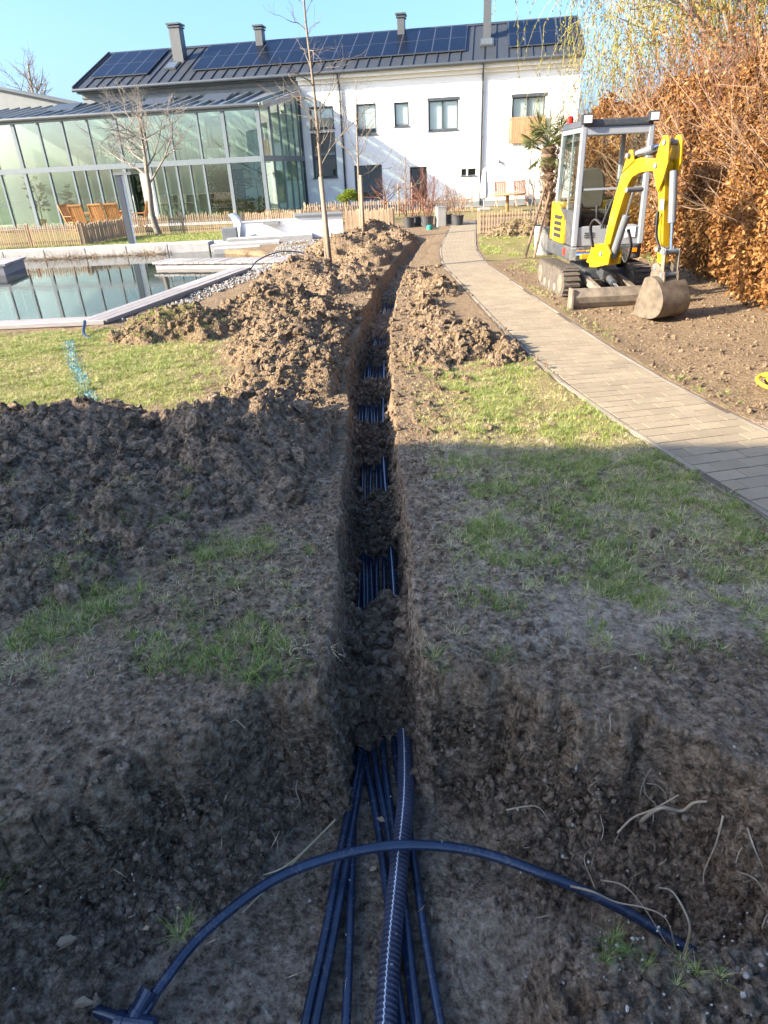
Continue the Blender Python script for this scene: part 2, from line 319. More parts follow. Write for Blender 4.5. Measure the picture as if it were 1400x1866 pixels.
def catmull(pts, n=8):
    P = [Vector(p) for p in pts]; out = []
    for i in range(len(P)-1):
        p0 = P[max(i-1, 0)]; p1 = P[i]; p2 = P[i+1]; p3 = P[min(i+2, len(P)-1)]
        for k in range(n):
            t = k/n; out.append(.5*((2*p1)+(p2-p0)*t+(2*p0-5*p1+4*p2-p3)*t*t+(3*p1-p0-3*p2+p3)*t**3))
    out.append(P[-1]); return out
# many leaf-like quads from centre / direction / size arrays -> one mesh
def leaf_mesh(name, Pn, Dn, Ln, Wn, mat, rnd, fold=.3):
    N = len(Pn); Dn = Dn/np.linalg.norm(Dn, axis=1)[:, None]; rv = RNG.normal(size=(N, 3)); S = np.cross(Dn, rv); S /= np.linalg.norm(S, axis=1)[:, None]; U = np.cross(S, Dn)
    L = Ln[:, None]; W = Wn[:, None]
    base = Pn; tip = Pn+Dn*L; mid = Pn+Dn*L*.5
    l = mid+S*W+U*W*fold; r = mid-S*W+U*W*fold
    V = np.stack([base, l, tip, r], 1).reshape(-1, 3); Fq = np.arange(4*N).reshape(N, 4)
    tri = np.concatenate([Fq[:, [0, 1, 2]], Fq[:, [0, 2, 3]]])
    return np_mesh(name, V, tri, mat, attrs={'rnd': np.repeat(rnd, 4)})

# geometry-node scatter for uncountable stuff
def scatter(name, meshes, Pn, Rn, Sn, label, cat, dry=None):
    c = bpy.data.collections.new(name+'_src')
    for i, me in enumerate(meshes):
        c.objects.link(bpy.data.objects.new('%s_src_%02d' % (name, i), me))
    N = len(Pn); me = bpy.data.meshes.new(name); me.vertices.add(N); me.vertices.foreach_set('co', np.asarray(Pn, np.float32).ravel())
    a = me.attributes.new('rot', 'FLOAT_VECTOR', 'POINT'); a.data.foreach_set('vector', np.asarray(Rn, np.float32).ravel())
    a = me.attributes.new('scl', 'FLOAT_VECTOR', 'POINT'); Sn = np.asarray(Sn, np.float32); Sn = np.repeat(Sn[:, None], 3, 1) if Sn.ndim == 1 else Sn; a.data.foreach_set('vector', Sn.ravel())
    a = me.attributes.new('idx', 'INT', 'POINT'); a.data.foreach_set('value', RNG.integers(0, len(meshes), N).astype(np.int32))
    a = me.attributes.new('dryi', 'FLOAT', 'POINT'); a.data.foreach_set('value', np.asarray(dry if dry is not None else np.zeros(N), np.float32))
    o = link(bpy.data.objects.new(name, me)); o['kind'] = 'stuff'; tag(o, label, cat)
    g = bpy.data.node_groups.new(name, 'GeometryNodeTree'); g.interface.new_socket('Geometry', in_out='INPUT', socket_type='NodeSocketGeometry'); g.interface.new_socket('Geometry', in_out='OUTPUT', socket_type='NodeSocketGeometry')
    gi = g.nodes.new('NodeGroupInput'); go = g.nodes.new('NodeGroupOutput'); ip = g.nodes.new('GeometryNodeInstanceOnPoints'); ci = g.nodes.new('GeometryNodeCollectionInfo')
    ci.inputs[0].default_value = c; ci.inputs['Separate Children'].default_value = True; ci.inputs['Reset Children'].default_value = True
    def na(n, t):
        x = g.nodes.new('GeometryNodeInputNamedAttribute'); x.data_type = t; x.inputs[0].default_value = n; return x.outputs[0]
    g.links.new(gi.outputs[0], ip.inputs['Points']); g.links.new(ci.outputs[0], ip.inputs['Instance']); ip.inputs['Pick Instance'].default_value = True
    g.links.new(na('idx', 'INT'), ip.inputs['Instance Index']); g.links.new(na('rot', 'FLOAT_VECTOR'), ip.inputs['Rotation']); g.links.new(na('scl', 'FLOAT_VECTOR'), ip.inputs['Scale'])
    g.links.new(ip.outputs[0], go.inputs[0]); md = o.modifiers.new('scatter', 'NODES'); md.node_group = g
    return o
# ================================================================== GROUND
_TY = np.array([-5, 0, 5, 7, 8.4, 9.8, 11.5, 13.2, 16, 18, 19.8, 22, 30]); _TX = np.array([-.06, -.06, -.065, -.05, .01, .12, .25, .41, .80, 1.09, 1.38, 1.75, 2.6])
_fy = np.linspace(-5, 30, 701); _fx = np.interp(_fy, _TY, _TX); _fx = np.convolve(np.pad(_fx, 20, mode='edge'), np.ones(41)/41, 'valid')
def tc(y): return np.interp(y, _fy, _fx)
_PX = np.array([-4, -2.4, -1.7, -1.25, -.97, -.57, -.24, .1, .38, .76, 1.0, 1.25, 1.6, 2.2, 4]); _PY = np.array([-.3, .45, 1.0, 1.37, 1.56, 1.85, 1.93, 1.93, 1.86, 1.72, 1.56, 1.25, .7, .1, -.6])
# path centre line and half width
_QY = np.array([-2, 1, 2.9, 3.5, 4.2, 5, 6, 7.5, 10, 12, 14, 17, 20, 23, 26.5]); _QX = np.array([3.6, 2.95, 2.53, 2.41, 2.28, 2.14, 2.04, 1.98, 1.935, 1.91, 1.87, 2.12, 2.56, 3.02, 3.55])
_gx = np.interp(np.linspace(-2, 26.5, 571), _QY, _QX); _gx = np.convolve(np.pad(_gx, 18, mode='edge'), np.ones(37)/37, 'valid')
def pathc(y): return np.interp(y, np.linspace(-2, 26.5, 571), _gx)
PW = .46
# pond outline (water) in plan
POND = [(-9.5, 9.75), (-3.95, 9.72), (-2.62, 14.6), (-2.45, 16.2), (-3.0, 18.6), (-4.3, 19.9), (-4.7, 20.6), (-14, 20.9), (-14, 9.75)]
def in_poly(x, y, poly, grow=0):
    c = np.zeros(x.shape, bool); n = len(poly)
    for i in range(n):
        x1, y1 = poly[i]; x2, y2 = poly[(i+1) % n]
        cond = ((y1 > y) != (y2 > y)); xs = (x2-x1)*(y-y1)/(y2-y1+1e-12)+x1; c ^= cond & (x < xs)
    return c
PLUGS = [(2.22, 2.96, .30), (3.80, 4.46, .17), (5.26, 5.95, .15), (6.8, 7.35, .14), (8.25, 8.9, .14), (9.7, 11.0, .13), (12.2, 20.5, .16)]
def zfl(y): return np.interp(y, [2.6, 3.5, 6, 9, 14], [-.665, -.62, -.53, -.45, -.40])
def trench_floor(x, y):
    z = zfl(y).copy(); f0 = z.copy()
    for ya, yb, h in PLUGS:
        yy = y+.07*(vnoise(x*7, y*3, 5)-.5)*2+.05*(vnoise(x*22, y*9, 15)-.5)
        p = sstep(ya-.05, ya+.10, yy)*sstep(yb+.06, yb-.12, yy); z = np.maximum(z, f0+h*p)
    n = sstep(.03, .12, z-f0)
    z = z+n*(.07*(fbm(x*9, y*9, 4, 8)-.5)*2+.05*(.5-worley(x*16, y*16, 4)))
    return z
def base_h(x, y):
    z = .035*(fbm(x*.7, y*.7, 3, 1)-.5)*2+.02*(fbm(x*3.1, y*3.1, 4, 2)-.5)*2
    near = np.exp(-np.maximum(y-2, 0)/6)
    z += near*(.018*(fbm(x*14, y*14, 4, 3)-.5)*2)
    return z
def ground_h(x, y):
    x = np.asarray(x, float); y = np.asarray(y, float)
    b = base_h(x, y)
    flat = sstep(.0, -.05, np.abs(x-pathc(y))-PW)*(y > 1)*(y < 27); nearp = sstep(.35, .0, np.abs(x-pathc(y))-PW)*(y > 1)*(y < 27)
    far = sstep(19, 23, y); b = b*(1-far)
    b = (b*(1-nearp)+.018*nearp)*(1-flat)-.06*flat
    z = b
    # pond basin
    ip = in_poly(x, y, POND); z = np.where(ip, -.75, z)
    # trench
    c = tc(y); hw = .165+.030*(vnoise(y*2.6, y*0+3.3, 21)-.5)+.02*(vnoise(y*9, y*0+1.3, 22)-.5)
    wl = .10*sstep(5, 6.5, y)*sstep(14, 10, y)
    s = x-c; rough = .035*(fbm(x*12, y*12, 3, 31)-.5)
    d = np.where(s < 0, -s-hw-wl*vnoise(y*1.7, y*0, 8), s-hw)+rough
    t = sstep(.035, -.035, d); t *= sstep(20.6, 19.6, y)
    zt = trench_floor(x, y)
    # little collapse of the edges: wall foot debris
    foot = np.exp(-((np.maximum(-d, 0))/.03)**2)*.12*vnoise(y*6, s*0, 41)
    z = z*(1-t)+np.minimum(zt+foot*t, z)*t
    # near pit
    ye = np.interp(x, _PX, _PY)+.11*(fbm(x*4.2, y*4.2, 3, 51)-.5)*2+.05*(fbm(x*16, y*16, 3, 52)-.5)*2
    dp = ye-y; nt_ = sstep(.60, .28, np.abs(x+.06)); tp = sstep(-.015, .085, dp)*.80+.20*sstep(.06, 1, (dp-.04)/(.46-.38*nt_))
    zp = -.685+.018*(fbm(x*8, y*8, 4, 53)-.5)*2+.006*(fbm(x*40, y*40, 3, 54)-.5)*2
    zp = zp+.33*sstep(-.92, -1.35, x+.15*(fbm(x*5, y*5, 3, 61)-.5))
    bl = sstep(.34, .52, x+.10*(fbm(x*7, y*7, 3, 55)-.5)*2-(1.05-y)*.02)*sstep(1.21, 1.03, y+(x-.7)*.10+.07*(fbm(x*9, y*9, 3, 56)-.5)*2)
    zp = np.maximum(zp, zp*(1-bl)+bl*(-.23+.05*(fbm(x*6, y*6, 4, 57)-.5)*2+.03*(.5-worley(x*20, y*20, 9))))
    lump = .18*np.exp(-(((x-.42)/.22)**2+((y-1.42)/.10)**2)); zp = zp+lump*.5
    wallr = sstep(.02, .15, tp)*sstep(.98, .55, tp)
    z = np.where(tp > 0, np.minimum(z, b*(1-tp)+tp*zp+wallr*(.09*(fbm(x*11, y*11, 4, 58)-.5)*2+.045*(.5-worley(x*22, y*22, 12)))), z)
    return z
def gh(x, y): return float(ground_h(np.array([float(x)]), np.array([float(y)]))[0])

HEAPS = []
def heap_h(x, y, blobs, seed):
    z = np.full(x.shape, -.2)
    wx = x+.22*(fbm(x*2.4, y*2.4, 3, seed)-.5)*2; wy = y+.22*(fbm(x*2.4, y*2.4, 3, seed+9)-.5)*2
    for cx, cy, rx, ry, h in blobs:
        r = np.sqrt(((wx-cx)/rx)**2+((wy-cy)/ry)**2); p = (h+.06)*np.clip(1-r**1.35, -1, 1)-.06; k = .05
        hh = np.clip(.5+.5*(z-p)/k, 0, 1); z = p*(1-hh)+z*hh+k*hh*(1-hh)
    e = sstep(-.05, .12, z)
    z = z+e*(.16*(fbm(x*2.6, y*2.6, 5, seed+3, True)-.30)+.05*(fbm(x*9, y*9, 4, seed+8)-.5)*2+.035*(.45-worley(x*8, y*8, seed+4))*sstep(.55, .75, vnoise(x*1.7, y*1.7, seed+12))+.022*(.45-worley(x*22, y*22, seed+5))+.016*(.45-worley(x*48, y*48, seed+6)))
    # keep clear of the trench and the path
    c = tc(y); side = np.where(x < c, c-.19-x, x-c-.21); z = np.where(y < 20, z*1.0-.35*sstep(.16, -.05, side), z)
    pd = np.abs(x-pathc(y))-PW; z = z-.25*sstep(.02, -.16, pd)
    return z
def heap(label, blobs, dx, dry, seed):
    x0 = min(b[0]-b[2] for b in blobs)-.25; x1 = max(b[0]+b[2] for b in blobs)+.25; y0 = min(b[1]-b[3] for b in blobs)-.25; y1 = max(b[1]+b[3] for b in blobs)+.25
    nx = int((x1-x0)/dx); ny = int((y1-y0)/dx); X, Y = np.meshgrid(np.linspace(x0, x1, nx), np.linspace(y0, y1, ny))
    h = heap_h(X, Y, blobs, seed); Z = base_h(X, Y)*np.exp(-np.maximum(Y-19, 0))+h
    keep = h > -.055; kf = keep[:-1, :-1] | keep[1:, :-1] | keep[:-1, 1:] | keep[1:, 1:]
    I = np.arange(nx*ny).reshape(ny, nx); Fq = np.stack([I[:-1, :-1], I[:-1, 1:], I[1:, 1:], I[1:, :-1]], -1)[kf]
    us = np.unique(Fq); mp = np.full(nx*ny, -1); mp[us] = np.arange(len(us))
    # overhanging crumbs: shift sideways
    X2 = X+.03*(fbm(X*9, Y*9, 3, seed+20)-.5)*2; Y2 = Y+.03*(fbm(X*9, Y*9, 3, seed+21)-.5)*2
    V = np.stack([X2, Y2, Z], -1).reshape(-1, 3)[us]
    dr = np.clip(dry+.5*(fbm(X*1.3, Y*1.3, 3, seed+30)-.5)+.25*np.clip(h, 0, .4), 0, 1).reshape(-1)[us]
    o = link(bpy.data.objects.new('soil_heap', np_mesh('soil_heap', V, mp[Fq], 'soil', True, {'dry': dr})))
    tag(o, label, 'soil heap', 'heaps of dug soil along the trench'); HEAPS.append((V, h.reshape(-1)[us], dr, dry)); return o
def all_h(x, y):
    z = ground_h(x, y)
    for bl, sd in HB: z = np.maximum(z, base_h(x, y)*np.exp(-np.maximum(y-19, 0))+heap_h(x, y, bl, sd))
    return z
HB = []
def add_heap(label, blobs, dx, dry, seed): HB.append((blobs, seed)); return heap(label, blobs, dx, dry, seed)

# grid sheet following the trench line
def steps(segs):
    out = [segs[0][0]]
    for a, b, d0, d1 in segs:
        v = a
        while v < b-1e-6:
            f = (v-a)/(b-a); v = v+d0*(1-f)+d1*f; out.append(min(v, b))
    return np.array(out)
sx = steps([(0, .12, .02, .012), (.12, .26, .008, .01), (.26, 1.5, .014, .022), (1.5, 4.5, .026, .09), (4.5, 15, .1, .3), (15, 40, .5, 4), (40, 400, 10, 120)])
sx = np.concatenate([-sx[::-1][:-1], sx])
ys = steps([(.3, 2.1, .010, .010), (2.1, 3.5, .012, .018), (3.5, 8, .02, .045), (8, 21, .05, .11), (21, 40, .15, 1), (40, 800, 3, 150)]); ys = np.concatenate([[-60, -20, -6, -2, -.6, 0], ys])
S_, Y_ = np.meshgrid(sx, ys); X_ = S_+tc(Y_)*np.clip(1.2-np.abs(S_)/12, 0, 1)
Z_ = ground_h(X_, Y_)
# undercut rim of the pit: the turf edge hangs over, the wall below is hollowed
_ye = np.interp(X_, _PX, _PY)+.11*(fbm(X_*4.2, Y_*4.2, 3, 51)-.5)*2+.05*(fbm(X_*16, Y_*16, 3, 52)-.5)*2; _dp = _ye-Y_; _tp = sstep(-.015, .085, _dp)*.80+.20*sstep(.08, .5, _dp)
_jx = .5+.9*vnoise(X_*3, Y_*0+.5, 66); _sh = _jx*(-.022*sstep(0, .06, _tp)*sstep(.40, .12, _tp)+.028*sstep(.22, .5, _tp)*sstep(.97, .66, _tp))*(np.abs(X_+.06) > .22)*(X_ < 1.5)*(X_ > -1.6)
c_ = tc(Y_); sd = np.abs(X_-c_); lpath = pathc(Y_)-PW; rpath = pathc(Y_)+PW
# turf mask
g_ = np.zeros_like(X_)
right = sstep(.30, .75, X_-c_)*sstep(.03, .0, X_-lpath)*sstep(1.95, 2.35, Y_-.0*X_)*sstep(6.9, 5.9, Y_)
g_ = np.maximum(g_, right*(.24+.26*sstep(2.3, 3.6, Y_+.7*(X_-.6))))
leftlawn = sstep(-1.35, -2.1, X_+.25*(Y_-6.4))*sstep(5.2, 5.8, Y_)*sstep(9.25, 8.9, Y_)*sstep(-12, -10, X_); g_ = np.maximum(g_, leftlawn*.62)
nl = sstep(-.15, -.35, X_)*sstep(1.95, 2.1, Y_)*sstep(3.2, 2.6, Y_+.3*X_); g_ = np.maximum(g_, nl*.33)
rr = sstep(.0, .1, X_-rpath)*sstep(12.5, 15, Y_)*sstep(21, 20, Y_); g_ = np.maximum(g_, rr*.55)
rr2 = sstep(.0, .03, X_-rpath)*sstep(.40, .1, X_-rpath)*(Y_ < 13); g_ = np.maximum(g_, rr2*.34)
lt_ = sstep(-4.5, -5, X_)*sstep(21.6, 22, Y_); g_ = np.maximum(g_, lt_*.6)
g_ = np.maximum(g_, sstep(26, 28, Y_)*.5); g_ = np.maximum(g_, sstep(14, 18, np.abs(X_))*.55)
g_ = np.where(Z_ < -.12, 0, g_)
dry_sun_ = .42+.40*sstep(3.9, 4.7, Y_)+.1*sstep(2.0, 3.5, Y_); dry_sun_ = np.where(Z_ < -.07, .02+.30*sstep(-.5, -.1, Z_)*(Y_ > 4), dry_sun_); dry_sun_ = np.where((Z_ < -.62) & (Y_ < 2.2), .22, dry_sun_)  # real moisture, plus a painted step at the shadow edge for sunlit soil
dry_sun_ = np.where((X_ > rpath), np.maximum(dry_sun_, .75), dry_sun_)
pale_lift_ = sstep(1.9, 2.1, Y_)*sstep(4.9, 4.2, Y_)*(.36+.24*sstep(.2, .6, X_-c_)); pale_lift_ = np.where(Z_ < -.1, 0, pale_lift_); pale_lift_ = np.where((Z_ < -.60) & (Y_ < 2.1), .50, pale_lift_)  # dried crust, limited to the shadow zone to brighten shaded ground by colour
ny, nx = X_.shape; I = np.arange(nx*ny).reshape(ny, nx); Fq = np.stack([I[:-1, :-1], I[:-1, 1:], I[1:, 1:], I[1:, :-1]], -1).reshape(-1, 4)
gro = link(bpy.data.objects.new('ground', np_mesh('ground', np.stack([X_, Y_+_sh, Z_], -1).reshape(-1, 3), Fq, 'ground', True, {'grass': g_, 'dry': dry_sun_, 'pale': pale_lift_})))
gro['kind'] = 'structure'

# ------------------------------------------------------------------ heaps of spoil
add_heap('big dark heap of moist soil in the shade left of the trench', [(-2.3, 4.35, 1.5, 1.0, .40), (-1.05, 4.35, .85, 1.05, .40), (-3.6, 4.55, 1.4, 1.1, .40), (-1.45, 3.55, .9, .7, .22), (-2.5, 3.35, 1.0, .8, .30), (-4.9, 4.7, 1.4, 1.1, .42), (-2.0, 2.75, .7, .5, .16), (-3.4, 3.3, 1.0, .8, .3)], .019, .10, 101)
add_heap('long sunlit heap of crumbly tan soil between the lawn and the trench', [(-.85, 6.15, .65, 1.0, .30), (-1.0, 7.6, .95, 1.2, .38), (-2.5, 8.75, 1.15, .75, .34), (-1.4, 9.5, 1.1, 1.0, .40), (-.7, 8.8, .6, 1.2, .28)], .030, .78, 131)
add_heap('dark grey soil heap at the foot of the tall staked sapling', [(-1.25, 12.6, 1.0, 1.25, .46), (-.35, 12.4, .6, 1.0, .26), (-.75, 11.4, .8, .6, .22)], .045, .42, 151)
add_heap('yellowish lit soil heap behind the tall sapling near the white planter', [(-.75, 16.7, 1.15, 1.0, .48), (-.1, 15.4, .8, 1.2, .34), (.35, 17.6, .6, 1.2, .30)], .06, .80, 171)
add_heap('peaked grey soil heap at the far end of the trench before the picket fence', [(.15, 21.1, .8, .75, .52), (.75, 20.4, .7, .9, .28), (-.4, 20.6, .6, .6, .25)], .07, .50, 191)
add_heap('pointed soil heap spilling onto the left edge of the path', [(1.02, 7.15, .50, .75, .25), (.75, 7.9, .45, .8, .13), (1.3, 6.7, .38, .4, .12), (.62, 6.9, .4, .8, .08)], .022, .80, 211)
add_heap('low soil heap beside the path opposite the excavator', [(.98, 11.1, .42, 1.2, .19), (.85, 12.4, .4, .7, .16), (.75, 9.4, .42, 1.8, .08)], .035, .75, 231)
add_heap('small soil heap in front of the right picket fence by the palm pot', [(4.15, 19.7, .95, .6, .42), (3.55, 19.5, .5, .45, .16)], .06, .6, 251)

# ------------------------------------------------------------------ clods, pebbles, grass, litter (stuff)
def clod_mesh(i, sub=2, mat='soil_clod'):
    bm = bmesh.new(); bmesh.ops.create_icosphere(bm, subdivisions=sub, radius=1); rr = random.Random(i*31+5)
    of = Vector((rr.random()*50, rr.random()*50, rr.random()*50)); sc = Vector((1, rr.uniform(.65, 1), rr.uniform(.5, .8)))
    from mathutils import noise as mn
    for v in bm.verts:
        n = mn.noise(v.co*1.4+of)*.55+mn.noise(v.co*3.6+of)*.28; v.co = Vector((a*b for a, b in zip(v.co*(1+n), sc)))
    me = bpy.data.meshes.new('clod'); bm.to_mesh(me); bm.free(); me.materials.append(M(mat)); return me
CL = [clod_mesh(i, 2) for i in range(7)]
pts = []; scl = []; drv = []
for (V, h, dr, d0) in HEAPS:
    idx = np.where(h > .01)[0]; yy = V[:, 1].mean(); n = (14000 if yy < 5 else 9000 if yy < 10 else 2200)
    w = RNG.choice(idx, n); pts.append(V[w]+RNG.normal(size=(n, 3))*.008); s = .005+.0075*RNG.pareto(2.2, n); scl.append(np.clip(s*(1 if yy < 6 else 1.25), .004, .07)); drv.append(dr[w])
def ring(n, xr, yr, test, smin, smax, k=2.6, dry=.2, lift=.0):
    x = RNG.uniform(*xr, n); y = RNG.uniform(*yr, n); z = ground_h(x, y); m_ = test(x, y, z); x, y, z = x[m_], y[m_], z[m_]
    s = np.clip(smin*(1+RNG.pareto(k, len(x))), smin, smax); pts.append(np.stack([x, y, z+s*.15+lift], 1)); scl.append(s); drv.append(np.clip(dry+RNG.normal(size=len(x))*.12, 0, 1))
ring(42000, (-1.7, 1.8), (.6, 2.1), lambda x, y, z: (z > -.62) & (vnoise(x*3, y*3, 3) > .3) & ((z < -.04) | (RNG.random(len(x)) < .22)), .003, .026, 2.0, .12)      # pit walls
ring(9000, (-1.3, .9), (.8, 2.1), lambda x, y, z: (z < -.62) & (vnoise(x*4, y*4, 33) > .42), .0022, .018, 2.2, .15)
ring(26000, (-2.2, 2.2), (1.9, 4.4), lambda x, y, z: (z > -.1) & (np.abs(x-pathc(y)) > PW+.05) & ((vnoise(x*2.2, y*2.2, 7) > .45) | (np.abs(x-tc(y)) < .5)), .003, .020, 2.2, .65)
ring(12000, (-.35, .3), (2.1, 9), lambda x, y, z: (z-zfl(y) > .06) & (z < -.12), .008, .050, 2.2, .12)                              # soil fallen on the pipes
ring(7000, (-2.6, 1.7), (4.4, 14), lambda x, y, z: (z > -.15) & (np.abs(x-tc(y)) < .9) & (np.abs(x-pathc(y)) > PW+.04), .009, .045, 2.2, .75)
ring(7000, (2.3, 7.5), (3.5, 14), lambda x, y, z: (x-pathc(y) > PW+.08), .008, .030, 2.6, .85)
ring(1500, (1.3, 2.2), (5.6, 12.5), lambda x, y, z: (x-pathc(y) > -PW) & (x-pathc(y) < -PW+.22*vnoise(y*1.3, y*0, 4)), .008, .03, 2.4, .8, .055)
xw = np.concatenate([RNG.uniform(-1.6, -.2, 26000), RNG.uniform(.08, 1.5, 26000)]); yw = np.interp(xw, _PX, _PY)-RNG.uniform(-.12, .30, len(xw)); zw = ground_h(xw, yw); kw_ = (zw < -.02) & (zw > -.64) & (fbm(xw*6, zw*6, 3, 91) > .40); xw, yw, zw = xw[kw_], yw[kw_], zw[kw_]
sw_ = np.clip(.003*(1+RNG.pareto(2.0, len(xw))), .003, .022); pts.append(np.stack([xw, yw-.002, zw], 1)); scl.append(sw_); drv.append(np.clip(.08+RNG.normal(size=len(xw))*.15, 0, 1))
for (V, h, dr, d0) in HEAPS[:2]+HEAPS[5:6]:
    w = RNG.choice(np.where(h > .04)[0], 34); pts.append(V[w]); scl.append(RNG.uniform(.035, .085, 34)*(.6 if d0 == .80 else 1)); drv.append(dr[w]*.9)
ring(420, (-.3, .2), (2.15, 3.0), lambda x, y, z: (z-zfl(y) > .06) & (z < -.15), .022, .075, 2.0, .1)
ring(500, (-.35, .3), (3.7, 9), lambda x, y, z: (z-zfl(y) > .07) & (z < -.15), .02, .05, 2.0, .15)
Pn = np.concatenate(pts); Sn = np.concatenate(scl); Dn = np.concatenate(drv)
scatter('soil_clods', CL, Pn, RNG.uniform(0, 6.28, (len(Pn), 3)), Sn, 'loose brown soil clods and crumbs strewn over heaps, trench and pit', 'soil clods', Dn)
PB = [clod_mesh(i+40, 2, 'pebble') for i in range(4)]
x = np.concatenate([RNG.uniform(-2.2, 2, 420), RNG.uniform(-3, .2, 160), RNG.uniform(.5, 1.1, 60)]); y = np.concatenate([RNG.uniform(.8, 4.5, 420), RNG.uniform(3, 6, 160), RNG.uniform(.7, 1.1, 60)])
z = all_h(x, y); k = np.abs(x-pathc(y)) > PW; x, y, z = x[k], y[k], z[k]
scatter('pebbles', PB, np.stack([x, y, z+.003], 1), RNG.uniform(0, 6.28, (len(x), 3)), .0028+.0022*RNG.pareto(2.5, len(x)).clip(0, 3), 'pale pebbles lying in the dug soil', 'pebbles')

def tuft_mesh(i, n, L0, L1, spread, w, dryp=.1):
    r = np.random.default_rng(i+900); V = []; Fc = []; A = []
    for b in range(n):
        a = r.uniform(0, 6.28); L = r.uniform(L0, L1); lean = r.uniform(.15, 1.15)*spread; rad = r.uniform(0, .025)*spread; bx = math.cos(a); by = math.sin(a); px = -by; py = bx; c = (r.uniform(.86, 1) if r.random() < dryp else r.uniform(0, .8))
        p = np.array([bx*rad*r.uniform(.2, 1), by*rad, 0]); base = len(V); ww = w*r.uniform(.7, 1.2); k0 = r.uniform(-.4, .4)
        for j, t in enumerate((0, .45, .8, 1)):
            q = p+np.array([bx*lean*L*t**1.7+px*k0*L*t*t, by*lean*L*t**1.7+py*k0*L*t*t, L*(t-.35*lean*t*t)]); wd = ww*(1-t*.95)
            V += [q+np.array([px, py, 0])*wd, q-np.array([px, py, 0])*wd]; A += [c, c]
        for j in range(3): o = base+2*j; Fc.append((o, o+1, o+3, o+2))
    return np_mesh('tuft', V, Fc, 'grass_blade', attrs={'rnd': A})
TUL = [tuft_mesh(i, 16, .02, .05, 1.1, .0016, .25) for i in range(5)]
TUB = [tuft_mesh(i+50, 34, .04, .11, 1.25, .0018, .12) for i in range(4)]
def sample_mask(n, xr, yr, fn):
    x = RNG.uniform(*xr, n); y = RNG.uniform(*yr, n); k = RNG.random(n) < fn(x, y); x, y = x[k], y[k]; return x, y
def dens_right(x, y):
    c = tc(y); e = sstep(.28, .6, x-c)*sstep(.02, -.03, x-(pathc(y)-PW))*sstep(2.0, 2.35, y+.3*(x-.5))*sstep(6.8, 5.9, y)
    nz = fbm(x*2.1, y*2.1, 4, 71)+.08*sstep(2.4, 3.8, y+.7*(x-.6))-.13*sstep(4.2, 4.8, y)*sstep(1.0, .5, x-c)-.06*sstep(.6, .35, x-c)+.05*sstep(1.0, 1.3, x-c)+.07*sstep(3.0, 2.3, y); f2 = .06+.94*sstep(.42, .58, fbm(x*7, y*7, 3, 72)); return e*sstep(.405, .54, nz)*f2
def dens_left(x, y): return sstep(-1.35, -2.1, x+.25*(y-6.4))*sstep(5.3, 5.7, y)*sstep(9.25, 8.9, y)*(.25+.75*sstep(.40, .56, fbm(x*1.6, y*1.6, 4, 73)))*(.15+.85*sstep(.42, .58, fbm(x*6, y*6, 3, 74)))
def dens_nl(x, y): return sstep(-.2, -.35, x)*sstep(1.98, 2.1, y)*sstep(3.1, 2.6, y+.3*x)*sstep(.46, .60, fbm(x*3.3, y*3.3, 3, 75))
gp = []; gs = []
for n, xr, yr, fn, s0, s1 in ((30000, (.1, 2.4), (1.9, 7), dens_right, .55, 1.2), (36000, (-6.5, -1.2), (5.2, 9.3), dens_left, .7, 1.3), (3500, (-1.9, -.2), (1.95, 3.3), dens_nl, .6, 1.3),
        (900, (2.2, 3.2), (3.4, 12), lambda x, y: sstep(.0, .02, x-pathc(y)-PW-.05)*sstep(.5, .1, x-pathc(y)-PW)*sstep(.5, .62, fbm(x*1.5, y*1.5, 3, 76)), .7, 1.3),
        (5000, (2.2, 6), (12.5, 20.5), lambda x, y: sstep(.0, .02, x-pathc(y)-PW-.05)*sstep(.42, .56, fbm(x*1.2, y*1.2, 3, 77)), 1.2, 2.0),
        (3500, (-13, -4.6), (21.8, 26.5), lambda x, y: sstep(.35, .5, fbm(x*1.2, y*1.2, 3, 78)), 1.6, 2.6)):
    x, y = sample_mask(n, xr, yr, fn); z = all_h(x, y); k = z > -.10; x, y, z = x[k], y[k], z[k]; gp.append(np.stack([x, y, z-.004], 1)); gs.append(RNG.uniform(s0, s1, len(x)))
gp = np.concatenate(gp); gs = np.concatenate(gs); rt = np.zeros((len(gp), 3)); rt[:, 2] = RNG.uniform(0, 6.28, len(gp)); rt[:, :2] = RNG.normal(size=(len(gp), 2))*.18
scatter('grass', TUL, gp, rt, gs, 'short patchy lawn grass, yellowish green, on both sides of the trench', 'grass')
TUD = [tuft_mesh(i+20, 14, .012, .035, 1.6, .0015, .85) for i in range(4)]
def dens_dry(x, y):
    a = sstep(.22, .5, x-tc(y))*sstep(.0, -.03, x-(pathc(y)-PW))*sstep(1.98, 2.3, y)*sstep(7.0, 6.2, y); b = sstep(-1.1, -1.7, x+.25*(y-6.4))*sstep(5.3, 5.7, y)*sstep(9.3, 9.0, y); c = sstep(-.15, -.3, x)*sstep(1.96, 2.05, y)*sstep(3.2, 2.7, y+.3*x)
    return np.maximum(np.maximum(a, b), c*.6)*sstep(.30, .55, fbm(x*4, y*4, 3, 79))
x, y = sample_mask(34000, (-5.5, 2.4), (1.95, 9.3), dens_dry); z = all_h(x, y); k = z > -.08; x, y, z = x[k], y[k], z[k]; rt = RNG.normal(size=(len(x), 3))*.25; rt[:, 2] = RNG.uniform(0, 6.28, len(x))
scatter('dry_grass', TUD, np.stack([x, y, z-.003], 1), rt, RNG.uniform(.6, 1.4, len(x)), 'straw coloured dead grass matted between the green blades', 'dry grass')
